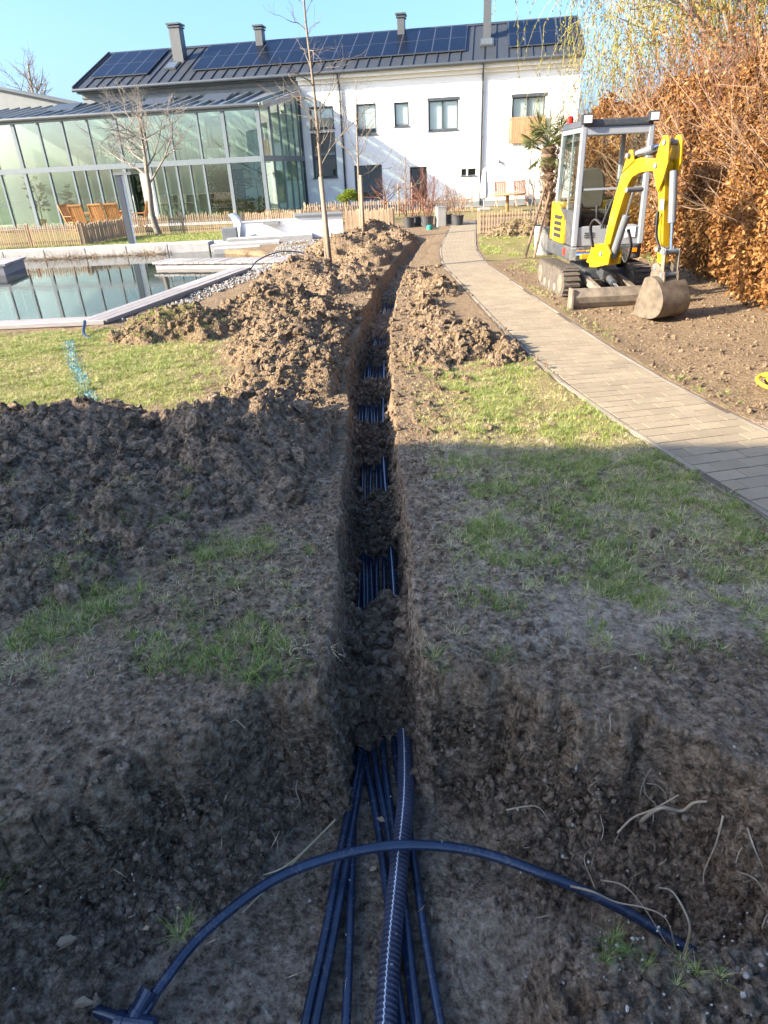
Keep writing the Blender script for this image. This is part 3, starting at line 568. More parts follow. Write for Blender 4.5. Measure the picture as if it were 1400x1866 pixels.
# bigger tufts one by one: each thing is one clump
def tuft(label, locs):
    V = []; Fq = []; A = []; x0, y0 = locs[0][:2]; z0 = float(all_h(np.array([x0]), np.array([y0]))[0])
    for i, (x, y, s) in enumerate(locs):
        me = TUB[(i+int(abs(x)*10)) % 4]; n = len(me.vertices); co = np.empty(n*3, np.float32); me.vertices.foreach_get('co', co); co = co.reshape(-1, 3)*s; a = random.uniform(0, 6.28); c, q = math.cos(a), math.sin(a)
        co = np.stack([co[:, 0]*c-co[:, 1]*q, co[:, 0]*q+co[:, 1]*c, co[:, 2]], 1)+np.array([x-x0, y-y0, float(all_h(np.array([x]), np.array([y]))[0])-z0-.008])
        ix = np.empty(len(me.loops), np.int32); me.loops.foreach_get('vertex_index', ix); Fq.append(ix.reshape(-1, 4)+sum(len(v) for v in V)); V.append(co); rn = np.empty(n, np.float32); me.attributes['rnd'].data.foreach_get('value', rn); A.append(rn)
    o = link(bpy.data.objects.new('grass_tuft', np_mesh('grass_tuft', np.concatenate(V), np.concatenate(Fq), 'grass_blade', attrs={'rnd': np.concatenate(A)}))); o.location = (x0, y0, z0); tag(o, label, 'grass tuft', 'grass tufts around the trench')
tuft('bushy tuft of long grass on the left pit rim beside the trench', [(-.50, 1.95, 1.1), (-.57, 1.97, 1.2), (-.43, 1.98, 1.1), (-.36, 2.0, .9), (-.65, 1.99, .8), (-.53, 2.02, 1.2)])
tuft('pale grass tuft hanging over the right pit rim next to the trench', [(.17, 2.03, 1.0), (.20, 1.97, .7)])
tuft('grass tuft on the right pit rim a step away from the trench', [(.42, 2.0, .9), (.46, 2.03, .7)])
tuft('lone green grass tuft in the dark lower left corner of the pit', [(-1.30, 1.30, 1.3), (-1.27, 1.28, 1.1)])
tuft('grass tuft left of the trench level with the first pipe window', [(-.40, 2.9, .9)])
tuft('grass tufts left of the trench behind the bushy rim tuft', [(-.65, 2.3, 1.0), (-.60, 2.34, .8)])
tuft('grass patch between the left rim and the dark soil heap', [(-.85, 2.3, 1.0), (-.95, 2.5, .9), (-.75, 2.6, 1.1), (-.9, 2.42, .9)])
tuft('grass tuft at the foot of the dark heap on the left', [(-1.2, 2.62, 1.2), (-1.28, 2.6, 1.0)])
tuft('upper grass tuft half buried in the big dark soil heap', [(-1.2, 3.65, 1.1)])
tuft('lower grass tuft half buried in the big dark soil heap', [(-1.15, 3.4, .9)])
tuft('grass tuft at the lower edge of the big dark soil heap', [(-1.45, 2.85, .9)])
tuft('dense grass clump in the shaded lawn next to the path', [(1.28, 3.85, 1.2), (1.33, 3.9, 1.0), (1.22, 3.9, 1.1)])
tuft('small grass tuft on the mound of earth in the lower right corner', [(.60, 1.06, .6), (.62, 1.02, .5), (.58, 1.03, .5), (.55, 1.0, .5), (.66, .98, .5)])
tuft('second grass tuft on the lower right mound, nearer the frame edge', [(.76, .98, .55), (.79, .96, .5), (.84, .94, .5), (.72, .93, .45)])
tuft('thin grass tuft on the wet pit floor inside the arched hose', [(-.66, 1.12, .7), (-.64, 1.15, .6)])
# dry leaves and straws
n = 340; x = RNG.uniform(-2.2, 2.2, n); y = RNG.uniform(.9, 5, n); k = np.abs(x-pathc(y)) > PW; x, y = x[k], y[k]; z = all_h(x, y); n = len(x)
DL = leaf_mesh('litter_leaf', np.zeros((1, 3)), np.array([[1., 0, .1]]), np.array([.035]), np.array([.011]), 'dry_leaf', np.array([.6]), .5)
DS = leaf_mesh('litter_straw', np.zeros((1, 3)), np.array([[1., 0, .1]]), np.array([.07]), np.array([.0015]), 'dry_leaf', np.array([1.]), .2)
rt = np.zeros((n, 3)); rt[:, 2] = RNG.uniform(0, 6.28, n); rt[:, :2] = RNG.normal(size=(n, 2))*.3
scatter('dry_litter', [DL, DS, DS], np.stack([x, y, z+.008], 1), rt, RNG.uniform(.4, 1.1, n), 'dry leaves, straws and rootlets scattered on the soil', 'dry litter')
def dead_leaf(x, y, s, label):
    r = random.Random(int(x*100)); mb = MB(); n = 7
    for side in (-1, 1):
        vs = []
        for k in range(n): t_ = k/(n-1); w = .42*math.sin(math.pi*t_**.8)*(1+.25*(k % 2))*s; cz = .25*s*math.sin(t_*3.0); vs += [(s*(t_*2-1), 0, cz), (s*(t_*2-1), side*w, cz+w*r.uniform(.3, .8))]
        mb.add(vs, [(2*k, 2*k+1, 2*k+3, 2*k+2) for k in range(n-1)], .6)
    o = mb.build('dead_leaf', 'dry_leaf', None, attr='rnd'); o.location = (x, y, gh(x, y)+.006); o.rotation_euler = (r.uniform(-.2, .2), .2, r.uniform(0, 6)); tag(o, label, 'leaf')
dead_leaf(-.93, 1.50, .030, 'curled brown leaf on the left slope of the pit'); dead_leaf(-1.12, 1.25, .042, 'big pale brown leaf near the lower left grass tuft'); dead_leaf(-1.03, 1.12, .032, 'tan leaf above the pipe coupling at bottom left')
# ================================================================== PATH
path = link(bpy.data.objects.new('path', None)); bpy.data.objects.remove(path)
yy = np.arange(.2, 26.4, .1); bed = []
for y in yy: c = float(pathc(y)); bed += [(c-PW, y, .0255), (c+PW, y, .0255)]
bedf = [(2*i, 2*i+1, 2*i+3, 2*i+2) for i in range(len(yy)-1)]
plain('joint_sand', (.10, .078, .055), .95, var=.3, scale=30)
path = MB().add(bed, bedf).build('path', 'joint_sand'); path['kind'] = 'structure'
m = plain('paver', (.285, .228, .148), .85, var=.15, scale=2.2, bump=.6, bscale=70, world=True); dirt('paver', 0, .6, 1.6, True)
PVL, PVW = .205, .128
def paver_mesh(w, l):
    bm = bmesh.new(); bmesh.ops.create_cube(bm, size=1); 
    for v in bm.verts: v.co = Vector((v.co.x*(w-.008), v.co.y*(l-.008), v.co.z*.05))
    
    me = bpy.data.meshes.new('paver'); bm.to_mesh(me); bm.free(); me.materials.append(M('paver')); return me
PM = {}
rows = []; y = 1.6; r = 0
while y < 26:
    dy = float(pathc(y+.01)-pathc(y-.01))/.02; ang = -math.atan(dy); n_ = math.cos(ang); rows.append((float(pathc(y)), y, ang, r)); y += PVW*n_; r += 1
cnt = 0; rest = MB()
for cx, cy, ang, r in rows:
    off = (r % 2)*PVL/2; t = -PW+.055
    edges = [t]
    e = -PW+.055+(PVL/2 if r % 2 else PVL)
    while e < PW-.055-.04: edges.append(e); e += PVL
    edges.append(PW-.055)
    for a, b in zip(edges[:-1], edges[1:]):
        w = round(b-a, 3); mid = (a+b)/2; x = cx+mid*math.cos(ang); yv = cy+mid*math.sin(ang); zz = .004+random.uniform(-.0015, .0015)
        if cnt < 300 and cy > 2.5 and cy < 30:
            if (w) not in PM: PM[w] = paver_mesh(w, PVW)
            inst('paver', PM[w], path, (x, yv, zz), (random.uniform(-.004, .004), random.uniform(-.004, .004), ang+random.uniform(-.006, .006))); cnt += 1
        else: rest.box((x, yv, zz), (w-.008, PVW-.008, .05), (0, 0, ang+random.uniform(-.006, .006)))
po = rest.build('paver_field', 'paver', path); po['kind'] = 'stuff'
plain('kerb_concrete', (.24, .20, .15), .9, var=.2, scale=5, bump=.4)
KM = MB().box((0, 0, 0), (.04, .985, .12)).build('kerb_stone', 'kerb_concrete', None, bevel=.008); km = KM.data; bpy.data.objects.remove(KM)
for side in (-1, 1):
    y = 1.2
    while y < 26:
        c = float(pathc(y)); dy = float(pathc(y+.3)-pathc(y-.3))/.6; a = -math.atan(dy); inst('kerb_stone', km, path, (c+side*(PW-.028), y, -.032+random.uniform(-.004, .004)), (random.uniform(-.01, .01), random.uniform(-.03, .03), a+random.uniform(-.01, .01))); y += 1.0*math.cos(a)

# ================================================================== POND
m, nt, bs = newmat('water'); bs.inputs['Base Color'].default_value = (.020, .028, .024, 1); bs.inputs['Roughness'].default_value = .015; bs.inputs['IOR'].default_value = 1.33; bs.inputs['Specular IOR Level'].default_value = .9
geo = nd(nt, 'ShaderNodeNewGeometry'); mp = nd(nt, 'ShaderNodeMapping'); mp.inputs['Scale'].default_value = (1.2, 4, 1); nt.links.new(geo.outputs['Position'], mp.inputs[0]); n_ = noise_n(nt, 2.5, 3, .5, mp.outputs[0]); b = nd(nt, 'ShaderNodeBump'); b.inputs['Strength'].default_value = .035; b.inputs['Distance'].default_value = .02
nt.links.new(n_.outputs[0], b.inputs['Height']); nt.links.new(b.outputs[0], bs.inputs['Normal'])
MB().add([(-16, 9.4, -.10), (-2.2, 9.4, -.10), (-2.2, 21.2, -.10), (-16, 21.2, -.10)], [(0, 1, 2, 3)]).build('pond_water', 'water')['kind'] = 'structure'
def plank_deck(name, label, p0, p1, width, n, z, th, mat, along=True, gap=.012, cat='deck'):
    p0 = Vector((*p0, 0)); p1 = Vector((*p1, 0)); d = (p1-p0); L = d.length; d.normalize(); s = Vector((-d.y, d.x, 0)); t = thing(name, label, cat, (p0.x, p0.y, z), math.atan2(d.y, d.x))
    if along:
        w = width/n; seg = max(1, round(L/2.2))
        for i in range(n):
            for k in range(seg): MB().box((L*(k+.5)/seg, w*(i+.5), -th/2+random.uniform(-.003, .003)), (L/seg-.006, w-gap, th)).build('plank', mat, t)
    else:
        k = int(L/n)
        for i in range(k): MB().box((n*(i+.5), width/2, -th/2+random.uniform(-.004, .004)), (n-gap, width, th)).build('plank', mat, t)
    return t
t = plank_deck('pond_edging', 'grey weathered plank edging along the near pond edge', (-12.5, 9.42), (-3.80, 9.36), .42, 3, .075, .05, 'deck_wood', cat='edging'); MB().b2((0, .03, -.3), (8.6, .38, -.052)).build('beam', 'deck_wood', t)
t = plank_deck('pond_edging', 'grey plank edging running along the right side of the pond', (-3.76, 9.40), (-2.58, 14.7), .42, 3, .080, .05, 'deck_wood', cat='edging'); MB().b2((.1, .03, -.3), (5.3, .38, -.052)).build('beam', 'deck_wood', t)
t = plank_deck('boardwalk', 'low boardwalk of short cross planks over the pond', (-5.3, 16.75), (-1.5, 15.6), .75, .14, .06, .045, 'deck_wood', False, cat='boardwalk'); MB().b2((.05, .05, -.2), (3.9, .12, -.047)).b2((.05, .63, -.2), (3.9, .70, -.047)).build('beam', 'deck_wood', t)
t = plank_deck('jetty', 'raised dark wooden jetty at the left edge over the pond', (-14.5, 16.1), (-8.95, 17.0), 1.7, 10, .16, .05, 'deck_wood', cat='jetty'); MB().b2((0, .02, -.34), (5.5, .07, -.052)).b2((5.5, .02, -.34), (5.56, 1.65, -.052)).build('fascia', 'deck_wood', t)
# far stone edge
def slab(name, label, lo, hi, rz=0, mat='stone_slab', cat='stone'):
    c = [(a+b)/2 for a, b in zip(lo, hi)]; o = MB().box((0, 0, 0), [b-a for a, b in zip(lo, hi)]).build(name, mat, None, bevel=.015); o.location = c; o.rotation_euler = (0, 0, rz); return tag(o, label, cat)
t = thing('stone_coping', 'pale grey stone coping along the far side of the pond', 'coping', (-9.3, 21.05, 0), -.02)
for i in range(8): MB().box((-4.6+1.22*i, 0, .02), (1.2, .75, .26)).build('slab', 'stone_slab', t, bevel=.015)
t = thing('stone_steps', 'low grey stone steps at the right end of the pond', 'steps', (-3.75, 21.2, 0), .1)
MB().box((0, -.35, -.02), (2.0, .7, .2)).build('slab', 'stone_slab', t, bevel=.012); MB().box((.7, .55, .03), (2.6, .7, .24)).build('slab', 'stone_slab', t, bevel=.012); MB().box((-.2, -1.1, -.05), (1.3, .6, .16)).build('slab', 'stone_slab', t, bevel=.012)
slab('stone_block', 'dark stone block standing below the curved white wall', (-4.62, 21.85, 0), (-4.17, 22.4, .42), .1, 'grey_cladding', 'block')
MB().box((-8.8, 22.0, .03), (9.2, 1.0, .06), (0, 0, -.02)).build('gravel_walk', 'terrace_stone')['kind'] = 'structure'
# gravel strip beside pond edging
x = RNG.uniform(-3.8, -1.2, 9000); y = RNG.uniform(9.6, 21.5, 9000); ex_ = -3.72+1.18*(y-9.4)/5.3
k = np.where(y < 14.8, (x > ex_+.03) & (x < ex_+.42+.12*vnoise(y, y*0, 2)), (x > -2.6) & (x < -1.4) & (vnoise(x*2, y*2, 2) > .3)); x, y = x[k], y[k]; z = all_h(x, y); k = z > -.15; x, y, z = x[k], y[k], z[k]
GV = [clod_mesh(i+60, 1, 'gravel_stone') for i in range(4)]
scatter('gravel', GV, np.stack([x, y, z+.01], 1), RNG.uniform(0, 6.28, (len(x), 3)), RNG.uniform(.012, .03, len(x)), 'pale gravel strip beside the pond edging', 'gravel')
# dry reeds on the far pond shore
V = []; n = 900; x = RNG.uniform(-11.5, -6.0, n); y = 20.55-.1*RNG.random(n); Dv = RNG.normal(size=(n, 3)); Dv[:, 2] = np.abs(Dv[:, 2])*.5+.1
o = link(bpy.data.objects.new('dry_reeds', leaf_mesh('dry_reeds', np.stack([x, y, np.full(n, -.1)], 1), Dv, RNG.uniform(.1, .35, n)*(.4+fbm(x*1.2, y*0, 3, 5)), np.full(n, .006), 'dry_leaf', RNG.random(n)))); o['kind'] = 'stuff'; tag(o, 'brown dry reed remains along the far pond shore', 'reeds')

# ================================================================== PIPES AND HOSES
def pipe(name, label, pts, r, cat='pipe', group=None, n=12, mat='black_pipe', sub=8):
    o = MB().tube(catmull(pts, sub), r, n).build(name, mat, None, smooth=True); return tag(o, label, cat, group)
def tp(off, y, z): return (float(tc(y))+off, y, z)
PZ = -.645; pr = .0165
def far_run(off, z, ph):
    return [tp(off+.010*math.sin(y*1.7+ph), y, float(zfl(y))+.665+z+.004*math.sin(y*2.3+ph)) for y in (2.7, 3.0, 3.4, 3.8, 4.4, 5.0, 5.6, 6.3, 7.0, 8, 9, 10, 11, 12.5, 14, 16, 18, 20)]
NEAR = {
 0: [(-.345, .90, PZ+.0), (-.33, 1.08, PZ), (-.28, 1.36, PZ+.01), (-.235, 1.66, PZ+.035), (-.175, 2.02, PZ+.035), (-.155, 2.28, PZ+.03)],
 1: [(-.205, .90, PZ), (-.20, 1.08, PZ), (-.195, 1.36, PZ), (-.192, 1.8, PZ), (-.20, 2.28, PZ)],
 2: [(.0, .90, PZ-.01), (-.035, 1.2, PZ-.01), (-.055, 1.45, PZ-.01), (-.092, 1.8, PZ), (-.14, 2.11, PZ), (-.15, 2.35, PZ)],
 3: [(.035, .90, PZ-.01), (.01, 1.2, PZ-.01), (-.02, 1.5, PZ-.008), (-.055, 1.80, PZ), (-.10, 2.12, PZ+.008), (-.105, 2.4, PZ+.01)],
 4: [(.045, .90, PZ+.0), (.02, 1.2, PZ), (-.0, 1.5, PZ), (-.03, 1.80, PZ), (-.055, 2.10, PZ+.006), (-.06, 2.4, PZ)],
 5: [(.125, .90, PZ), (.10, 1.07, PZ), (.07, 1.35, PZ), (.05, 1.64, PZ), (.005, 2.05, PZ-.004), (-.01, 2.4, PZ)],
}
OFF = [-.115, -.155, -.075, -.035, .005, .045]
LB = ['leftmost of the thin black pipes at the bottom edge, with a slanting run', 'straight thin black pipe second from the left at the bottom edge', 'thin black pipe slipping under the corrugated conduit from the left', 'middle black pipe emerging from the soil plug left of the conduit', 'black pipe lying closest to the left flank of the corrugated conduit', 'thin black pipe right of the corrugated conduit at the bottom edge']
for k in range(6): pipe('water_pipe', LB[k], NEAR[k]+far_run(OFF[k], PZ, k*1.3), pr, group='black pipes in the trench')
pipe('water_pipe', 'second black pipe paired against the leftmost slanting one', [(-.312, .90, PZ), (-.297, 1.08, PZ), (-.248, 1.36, PZ+.01), (-.205, 1.66, PZ+.025), (-.16, 2.02, PZ+.02), (-.142, 2.28, PZ+.01)]+far_run(-.095, PZ+.02, 9), pr, group='black pipes in the trench')
# corrugated conduit
cp = catmull([(-.085, .88, -.60), (-.07, 1.07, -.60), (-.05, 1.26, -.60), (-.01, 1.55, -.60), (.03, 1.84, -.60), (.045, 2.1, -.60), (.045, 2.34, -.59), (.04, 2.6, -.60)]+far_run(.095, -.615, 2)[1:], 12)
# resample at even pitch
def resample(P, step):
    out = [P[0]]; acc = 0
    for a, b in zip(P[:-1], P[1:]):
        L = (b-a).length; d = step-acc
        while d <= L: out.append(a+(b-a)*(d/L)); d += step
        acc = L-(d-step)
    return out
fine = resample(cp, .0045); fine = [p for p in fine if p.y < 2.75]; rr_ = [(.037 if (i//2) % 2 else .0265) for i in range(len(fine))]
t = thing('corrugated_conduit', 'corrugated black conduit with a pale lengthwise stripe', 'conduit', (0, 0, 0), group='black pipes in the trench')
MB().tube(fine, rr_, 18).build('ribbed_hose', 'conduit_black', t, smooth=False)
cs = resample([p for p in cp if 2.7 < p.y < 20], .05); MB().tube(cs, .033, 10).build('buried_run', 'black_pipe', t, smooth=True)
def stripe(P, r, w):
    vs = []; fs = []
    for i, p in enumerate(P):
        tt = (P[min(i+1, len(P)-1)]-P[max(i-1, 0)]).normalized(); s = tt.cross(Vector((0, 0, 1))).normalized(); up = s.cross(tt)
        R_ = r[i] if isinstance(r, list) else r; up = (up*.985-s*.17).normalized(); vs += [p+up*(R_+.0008)+s*w, p+up*(R_+.0008)-s*w]
    for i in range(len(P)-1): fs.append((2*i, 2*i+1, 2*i+3, 2*i+2))
    return MB().add(vs, fs)
stripe(fine, rr_, .0022).build('stripe', 'white_stripe', t); stripe(cs, .033, .002).build('stripe', 'white_stripe', t)
# arched hose with couplings
hp = [(-.852, 1.105, -.60), (-.84, 1.125, -.60), (-.80, 1.19, -.58), (-.68, 1.34, -.555), (-.43, 1.50, -.52), (-.08, 1.575, -.50), (.25, 1.555, -.51), (.53, 1.455, -.535), (.76, 1.34, -.56), (.92, 1.23, -.585), (1.15, 1.08, -.62), (1.5, .9, -.66)]
pipe('arched_hose', 'thick black hose arching over the pipes across the pit', hp, .0185, 'hose', n=16, sub=10)
t = thing('hose_coupling', 'black plastic tee coupling at the left end of the arched hose', 'coupling', (-.872, 1.105, -.60))
d = Vector((.055, .085, .045)).normalized(); MB().cyl(d*-.02, d*.06, .027, 16).cyl(d*.052, d*.075, .031, 16).cyl(d*.0, d*.016, .031, 16).build('sleeve', 'black_pipe', t, smooth=False)
MB().cyl((-.05, -.012, -.004), (.07, -.03, -.006), .027, 16).cyl((-.055, -.011, -.004), (-.03, -.015, -.004), .031, 16).build('tee_body', 'black_pipe', t)
pipe('side_pipe', 'short black pipe running left from the tee coupling at bottom edge', [(-1.16, 1.15, -.585), (-1.05, 1.135, -.60), (-.92, 1.098, -.603)], .019, 'pipe')
# thin black hose ends by the pond, yellow hose coil, blue spray line
pipe('garden_hose', 'thin black hose looping beside the boardwalk', [(-2.6, 14.6, .02), (-2.45, 15.0, .18), (-2.1, 15.6, .26), (-1.7, 15.9, .22), (-1.3, 15.8, .1)], .014, 'hose')
pipe('cable_end', 'short black cable end sticking out at the pond corner', [(-3.95, 9.1, .12), (-3.9, 9.0, .13), (-3.82, 8.7, .04), (-3.65, 8.5, .0)], .02, 'cable')
t = thing('hose_coil', 'coil of yellow hose at the right edge beside the path', 'hose', (3.53, 5.2, .02))
for k in range(4):
    a0 = [(.33*math.cos(a)*(1+.04*k)+.03*k, .33*math.sin(a)*(1+.05*k)-.05*k, .025+.018*k+.10*max(0, math.cos(a+2.4))*(k % 2)) for a in np.linspace(0, 2*math.pi, 33)]; MB().tube(a0, .015, 8).build('loop', 'yellow_hose', t, smooth=True)
bl = [(-3.88, 8.35), (-3.55, 7.6), (-3.2, 6.9), (-2.9, 6.3), (-2.62, 5.75)]; vs = []; 
P_ = catmull([(x, y, 0) for x, y in bl], 14); n = 1300; i_ = RNG.integers(0, len(P_), n); bx = np.array([P_[i][0] for i in i_])+RNG.normal(size=n)*.03; by = np.array([P_[i][1] for i in i_])+RNG.normal(size=n)*.05; bz = ground_h(bx, by); Dv = RNG.normal(size=(n, 3)); Dv[:, 2] = np.abs(Dv[:, 2])*1.0+.3
o = link(bpy.data.objects.new('spray_line', leaf_mesh('spray_line', np.stack([bx, by, bz], 1), Dv, RNG.uniform(.02, .05, n), np.full(n, .0035), 'blue_spray', RNG.random(n)))); o['kind'] = 'stuff'; tag(o, 'blue spray marking line across the sunlit lawn', 'marking')

# roots and straws in the pit
def strand(name, label, pts, r, mat, cat, group=None): 
    P = catmull(pts, 6); n = len(P); o = MB().tube(P, [r*(1-.55*i/n) for i in range(n)], 6).build(name, mat, None, smooth=True); return tag(o, label, cat, group)
strand('straw_stalk', 'long pale straw stalk lying from the pipes to the left', [(-.26, 1.78, -.60), (-.36, 1.68, -.615), (-.46, 1.60, -.63), (-.58, 1.585, -.655), (-.66, 1.60, -.655), (-.66, 1.63, -.65)], .004, 'straw', 'straw')
strand('straw_stalk', 'second straw stalk slanting under the arched hose', [(-.27, 1.77, -.605), (-.42, 1.62, -.63), (-.60, 1.45, -.66)], .0035, 'straw', 'straw')
def root(label, pts, r=.004, up=.012):
    n = len(pts); strand('root', label, [(x, y, z+up+.02*math.sin(k*2.1)) for k, (x, y, z) in enumerate(pts)], r, 'root', 'root', 'roots sticking out of the pit wall')
root('thick forked root with a pale broken end on the right pit wall', [(.893, 1.57, -.43), (.933, 1.535, -.33), (1.01, 1.53, -.31), (1.03, 1.505, -.255), (1.059, 1.48, -.235)], .0085)
root('long thin root above the thick forked root on the right wall', [(.81, 1.56, -.475), (.865, 1.575, -.43), (.92, 1.55, -.32), (.998, 1.55, -.268)], .005)
root('small wiry root on the pit slope right of the pipes', [(.426, 1.71, -.515), (.532, 1.68, -.478), (.579, 1.65, -.49)], .004)
root('root looping over the right end of the arched hose', [(.60, 1.41, -.555), (.66, 1.36, -.53), (.73, 1.33, -.51), (.81, 1.29, -.50), (.86, 1.24, -.50), (.885, 1.19, -.55)], .0045, .025)
root('upright root standing behind the lower right mound', [(.90, 1.17, -.56), (.905, 1.18, -.45), (.90, 1.22, -.38), (.875, 1.27, -.37), (.835, 1.28, -.38)], .005)
root('tangled thin root crossing the hose near the lower right mound', [(.71, 1.42, -.55), (.765, 1.36, -.51), (.81, 1.29, -.49), (.85, 1.19, -.54)], .0035, .03)
root('branched rootlet rising beside the hose on the right', [(.695, 1.41, -.575), (.667, 1.48, -.53), (.69, 1.52, -.50)], .003)
root('hanging root on the far right of the pit wall', [(1.098, 1.44, -.24), (1.08, 1.41, -.36), (1.06, 1.40, -.46), (1.05, 1.37, -.505)], .004)
root('curved root at the right edge of the picture', [(1.137, 1.37, -.21), (1.13, 1.31, -.24), (1.16, 1.28, -.275)], .0035)
root('thin root lying low on the wall above the lower right mound', [(1.117, 1.33, -.375), (1.145, 1.28, -.36), (1.164, 1.24, -.35)], .003)
rl = MB()
for k in range(60):
    side = k % 2; x = random.uniform(.45, 1.25) if side else random.uniform(-1.0, -.3); ye = float(np.interp(x, _PX, _PY)); y = ye-random.uniform(-.02, .2)
    if not side and random.random() < .4: continue
    z = gh(x, y); p = [(x, y, z+.01)]; dx = random.uniform(-.5, .5)
    for j in range(3): p.append((p[-1][0]+random.uniform(-.03, .03)+dx*.03, p[-1][1]-random.uniform(.0, .03), p[-1][2]+random.uniform(-.05, .015)))
    rl.tube(catmull(p, 4), random.uniform(.0010, .0022), 5)
o = rl.build('rootlets', 'root', None, smooth=True); o['kind'] = 'stuff'; tag(o, 'fine pale rootlets dangling from the pit rims', 'rootlets')
# ================================================================== HOUSE
HA = math.atan2(-.159, .987); HO = (0, 36.35, 0)
ex3 = Vector((math.cos(HA), math.sin(HA), 0)); ey3 = Vector((-math.sin(HA), math.cos(HA), 0))
def hw(lx, ly, z=0): return Vector(HO)+ex3*lx+ey3*ly+Vector((0, 0, z))
house = thing('white_house', 'long white two storey house with dark metal roof and solar panels', 'house', HO, HA)
X0, X1, ZE = -14.17, 9.95, 5.95
holes = [(-2.75, -1.52, 1.62, 3.58), (-.40, .56, 3.39, 4.66), (1.42, 2.13, 3.65, 4.63), (3.04, 4.46, 3.39, 4.63), (6.94, 8.45, 2.75, 4.56), (-.67, .73, .55, 2.08), (2.11, 2.95, .03, 1.90), (4.63, 4.88, 1.43, 1.72), (4.95, 5.33, 1.42, 1.72),
         (-8.1, -6.9, 3.25, 4.55), (-8.0, -6.4, .05, 2.2), (-12.6, -11.4, .05, 2.2), (-2.72, -1.52, 3.74, 4.66)]
def wall_holes(xa, xb, za, zb, holes, y, depth):
    xs = sorted({xa, xb, *[h[0] for h in holes], *[h[1] for h in holes]}); zs = sorted({za, zb, *[h[2] for h in holes], *[h[3] for h in holes]}); mb = MB()
    for i in range(len(xs)-1):
        for j in range(len(zs)-1):
            cx = (xs[i]+xs[i+1])/2; cz = (zs[j]+zs[j+1])/2
            if any(h[0] < cx < h[1] and h[2] < cz < h[3] for h in holes): continue
            mb.add([(xs[i], y, zs[j]), (xs[i+1], y, zs[j]), (xs[i+1], y, zs[j+1]), (xs[i], y, zs[j+1])], [(0, 1, 2, 3)])
    for a, b, c, d in holes:
        mb.add([(a, y, c), (b, y, c), (b, y, d), (a, y, d), (a, y+depth, c), (b, y+depth, c), (b, y+depth, d), (a, y+depth, d)], [(0, 4, 5, 1), (1, 5, 6, 2), (2, 6, 7, 3), (3, 7, 4, 0)])
    return mb
w = wall_holes(X0, X1, -.1, ZE, holes, 0, .22)
w.add([(X1, 0, -.1), (X1, 8, -.1), (X1, 8, ZE), (X1, 4, 7.85), (X1, 0, ZE)], [(0, 1, 2, 3, 4)]); w.add([(X0, 0, -.1), (X0, 8, -.1), (X0, 8, ZE), (X0, 4, 7.85), (X0, 0, ZE)], [(4, 3, 2, 1, 0)]); w.add([(X0, 8, -.1), (X1, 8, -.1), (X1, 8, ZE), (X0, 8, ZE)], [(3, 2, 1, 0)])
w.build('wall', 'white_render', house)
MB().b2((X0+.1, 3.2, 2.7), (X1-.1, 3.3, 5.9)).b2((X0+.1, .3, 2.55), (X1-.1, 7.8, 2.72)).b2((X0+.1, 3.2, 0), (X1-.1, 3.3, 2.5)).b2((X0+.1, .3, 5.6), (X1-.1, 7.8, 5.7)).build('interior_partition', 'curtain', house)
MB().b2((-3.1, -.05, 0), (X1-.02, -.002, .28)).build('plinth', 'grey_cladding', house)
MB().b2((X0-.02, -.06, 5.05), (-3.14, -.002, 5.93)).build('cladding', 'grey_cladding', house); MB().b2((X0-.04, -.10, 5.60), (-3.14, -.062, 5.66)).build('cladding_joint', 'dark_frame', house)
MB().b2((-3.12, -.40, 5.72), (X1+.05, -.002, 5.93)).b2((-3.12, -.12, 5.56), (X1+.03, -.003, 5.718)).build('cornice', 'white_render', house)
MB().b2((X0-.1, -.42, 5.80), (-3.13, -.002, 5.93)).build('soffit', 'dark_frame', house)
def window(a, b, c, d, mul=(), blind=None, fr=.07, rec=.10, mat='dark_frame', tr=()):
    mb = MB(); y0, y1 = rec, rec+.07
    mb.b2((a, y0, c), (a+fr, y1, d)).b2((b-fr, y0, c), (b, y1, d)).b2((a+fr, y0, c), (b-fr, y1, c+fr)).b2((a+fr, y0, d-fr), (b-fr, y1, d))
    for m_ in mul: mb.b2((a+m_-.04, y0+.002, c+fr), (a+m_+.04, y1-.002, d-fr))
    for m_ in tr: mb.b2((a+fr, y0+.003, c+m_-.04), (b-fr, y1-.003, c+m_+.04))
    o = mb.build('window', mat, house)
    MB().b2((a+fr, y0+.03, c+fr), (b-fr, y0+.04, d-fr)).build('pane', 'pane_glass', o)
    if blind: MB().b2((a+.02, y1+.025, c+(d-c)*(1-blind)), (b-.02, y1+.04, d)).build('blind', 'white_paint', o)
    MB().b2((a-.04, -.05, c-.045), (b+.04, rec-.002, c-.002)).build('sill', 'dark_frame', o); return o
window(*holes[0], tr=(.95,), fr=.08); window(*holes[12], fr=.08, blind=.5); window(*holes[1], blind=.8); window(*holes[2], blind=1); window(*holes[3], mul=(.68,), blind=1); window(*holes[4], mul=(.72,), blind=.9)
window(*holes[5], mul=(.7,), fr=.06); o = window(*holes[6], fr=.08, mat='exc_black'); o.name = 'door'; window(*holes[7], fr=.03); window(*holes[8], fr=.03); window(*holes[9]); window(*holes[10], mul=(.8,)); window(*holes[11], mul=(.6,))
MB().b2((3.0, -.03, 4.60), (4.5, .06, 4.72)).build('shutter_box', 'dark_frame', house); MB().b2((6.9, -.03, 4.53), (8.5, .06, 4.66)).build('shutter_box', 'dark_frame', house)
bal = MB().b2((6.86, -.10, 2.74), (8.5, -.06, 2.80)).b2((6.86, -.10, 3.62), (8.5, -.06, 3.68)).build('balcony_panel', 'larch_fresh', house)
for i in range(17): MB().b2((6.84+i*.098, -.14, 2.68), (6.84+i*.098+.085, -.102, 3.75)).build('slat', 'larch_fresh', bal)
